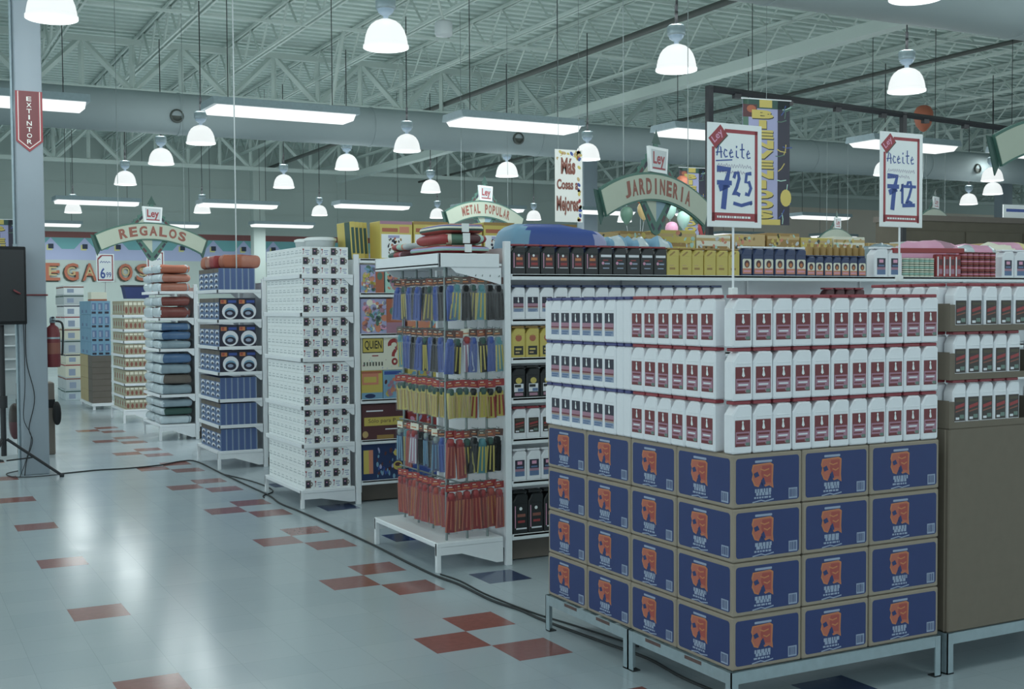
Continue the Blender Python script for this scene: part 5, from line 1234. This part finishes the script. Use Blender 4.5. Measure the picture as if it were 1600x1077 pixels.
LAMPS = [(1.96, 5.56, 'nearest glowing dome lamp, cropped by the top edge left of the dark pipe'), (5.386, 5.25, 'glowing dome lamp hanging above the department sign for gardening'), (8.83, 5.12, 'glowing dome lamp hanging above the second oil price card'),
 (1.963, 13.55, 'glowing dome lamp in front of the duct below the first strip light end'), (5.385, 13.07, 'glowing dome lamp in front of the duct between two strip lights'), (8.85, 12.8, 'glowing dome lamp beside the confetti-bordered hanging card'),
 (1.964, 16.64, 'glowing dome lamp just under the duct above the gift sign'), (5.38, 16.03, 'glowing dome lamp under the duct above the white mug boxes'), (8.817, 15.9, 'glowing dome lamp under the duct above the small popular sign'),
 (2.04, 20.7, 'glowing dome lamp high over the painted wall letters'), (5.35, 20.0, 'glowing dome lamp hanging above the end of a far strip light'), (8.80, 19.7, 'glowing dome lamp over the yellow toy boxes'),
 (-1.28, 5.71, 'glowing dome lamp peeking out beside the white column'),
 (2.12, 29.1, 'small far dome lamp under the strip light left of the gift sign'), (5.4, 27.8, 'small far dome lamp just right of the gift sign'), (8.73, 27.45, 'small far dome lamp over the tubs of the mug shelf'), (12.34, 27.1, 'small far dome lamp behind the striped blankets'),
 (15.45, 26.7, 'small far dome lamp right of the popular sign'), (18.59, 26.36, 'small far dome lamp behind the tail of the gardening sign'),
 (18.99, 12.42, 'upper of two overlapping dome lamps by the right frame edge'), (21.7, 14.7, 'lower of two overlapping dome lamps by the right frame edge'), (23.6, 17.1, 'small dome lamp above the brown wall unit'),
 (12.4, 12.6, 'glowing dome lamp partly behind the second oil price card'), (15.9, 12.5, 'glowing dome lamp behind the second oil price card pole'), (12.3, 5.1, 'glowing dome lamp beyond the right frame edge')]
for x, y, l in LAMPS: lamp(x, y, l)
k = 0
for y in (1.7, -3.0):
    for x in (-8.2, -4.8, -1.4, 1.96, 5.385, 8.83):
        lamp(x, y, 'glowing dome lamp overhead outside the picture, %s' % ORD[k]); k += 1
for i, y in enumerate((5.6, 13.3, 20.2)):
    for j, x in enumerate((-8.2, -4.8)): lamp(x, y, 'glowing dome lamp outside the picture beyond the white column, %s' % ORD[i * 2 + j])

def strip_parts(L):
    hs = MB().prism([(-.33, .0), (-.30, .10), (.30, .10), (.33, .0)], 'x', -L / 2 - .05, L / 2 + .05, 'grey_metal')
    ln = MB().prism([(-.29, -.001), (-.2, -.075), (.2, -.075), (.29, -.001)], 'x', -L / 2, L / 2, 'lamp_lens')
    wr = [MB().tube([(s * L * .38, 0, .1), (s * L * .38, 0, 3.034)], .006, 'black_metal', 6) for s in (-1, 1)]
    return hs, ln, wr
_h, _l, _w = strip_parts(1.95)
P_STRIP = Proto('strip_light', 'strip light', None, [('housing', _h), ('lens', _l, 'glowing white lens'), ('suspension_wire', _w[0]), ('suspension_wire', _w[1])])
sl = bpy.data.lights.new('strip_glow', 'AREA'); sl.shape = 'RECTANGLE'; sl.size = 1.9; sl.size_y = .38; sl.energy = 34; sl.color = (.9, .985, 1.0)
STRIPS = [(2.2, 9.95, 'suspended strip light nearest the white column'), (5.6, 9.55, 'suspended strip light in the middle of the nearest row'), (-1.3, 10.45, 'suspended strip light passing behind the white column'), (8.95, 9.15, 'suspended strip light behind the first oil price card'), (12.66, 8.85, 'suspended strip light behind the second oil price card'),
 (15.8, 8.7, 'suspended strip light by the right-hand hanging sign'),
 (2.15, 25.2, 'far strip light left of the gift sign'), (5.6, 24.75, 'far strip light right of the gift sign'), (8.9, 23.7, 'far strip light above the yellow toy boxes'), (12.2, 23.4, 'far strip light left of the popular sign'), (15.6, 23.0, 'far strip light right of the popular sign'), (19.0, 22.6, 'far strip light behind the gardening sign'),
 (23.0, 22.2, 'far strip light right of the tall lettered banner, upper'), (2.0, 33.9, 'farthest strip light at the white column edge'), (5.5, 33.0, 'farthest strip light behind the gift sign'), (8.95, 31.8, 'farthest strip light over the white mug boxes'), (26.5, 30.5, 'far strip light right of the tall lettered banner, lower'), (31, 30.2, 'far strip light at the second oil price pole')]
for x, y, l in STRIPS:
    o = P_STRIP.place((x, y, LZ), l, 'suspended strip lights', .03)
    q = bpy.data.objects.new('strip_glow', sl); C.objects.link(q); q.parent = o; q.location = (0, 0, -.09)
# ================================================================== CAMERA, LIGHT
cam = bpy.data.cameras.new('camera'); co = bpy.data.objects.new('camera', cam); C.objects.link(co)
F = 1871.678
cam.sensor_fit = 'HORIZONTAL'; cam.sensor_width = 36; cam.lens = F / 1600 * 36
cam.shift_x = (800 - 772.956) / 1600; cam.shift_y = (551.402 - 538.5) / 1600
rt = V3((.8894298, -.45702588, -.0064785)); up = V3((.02370681, .03197232, .99920757)); fw = V3((.45645658, .88887857, -.03927176))
M = Matrix((rt, up, -fw)).transposed().to_4x4(); M.translation = V3((-2.75576, -6.03209, 1.74273))
co.matrix_world = M
cam.clip_end = 300
bpy.context.scene.camera = co
w = bpy.data.worlds.new('world'); bpy.context.scene.world = w; w.use_nodes = True
bg = w.node_tree.nodes['Background']; bg.inputs['Color'].default_value = (.72, .86, .9, 1); bg.inputs['Strength'].default_value = WORLD
sc = bpy.context.scene
sc.view_settings.view_transform = 'Standard'; sc.view_settings.look = 'None'; sc.view_settings.gamma = 1
sc.view_settings.exposure = EXPO
sc.view_settings.use_curve_mapping = False
for l, n in SEEN.items():
    if n > 1: print('DUP LABEL', n, l)
    k = len(l.replace('-', ' ').split())
    if k > 16 or k < 4: print('WORDS', k, l)
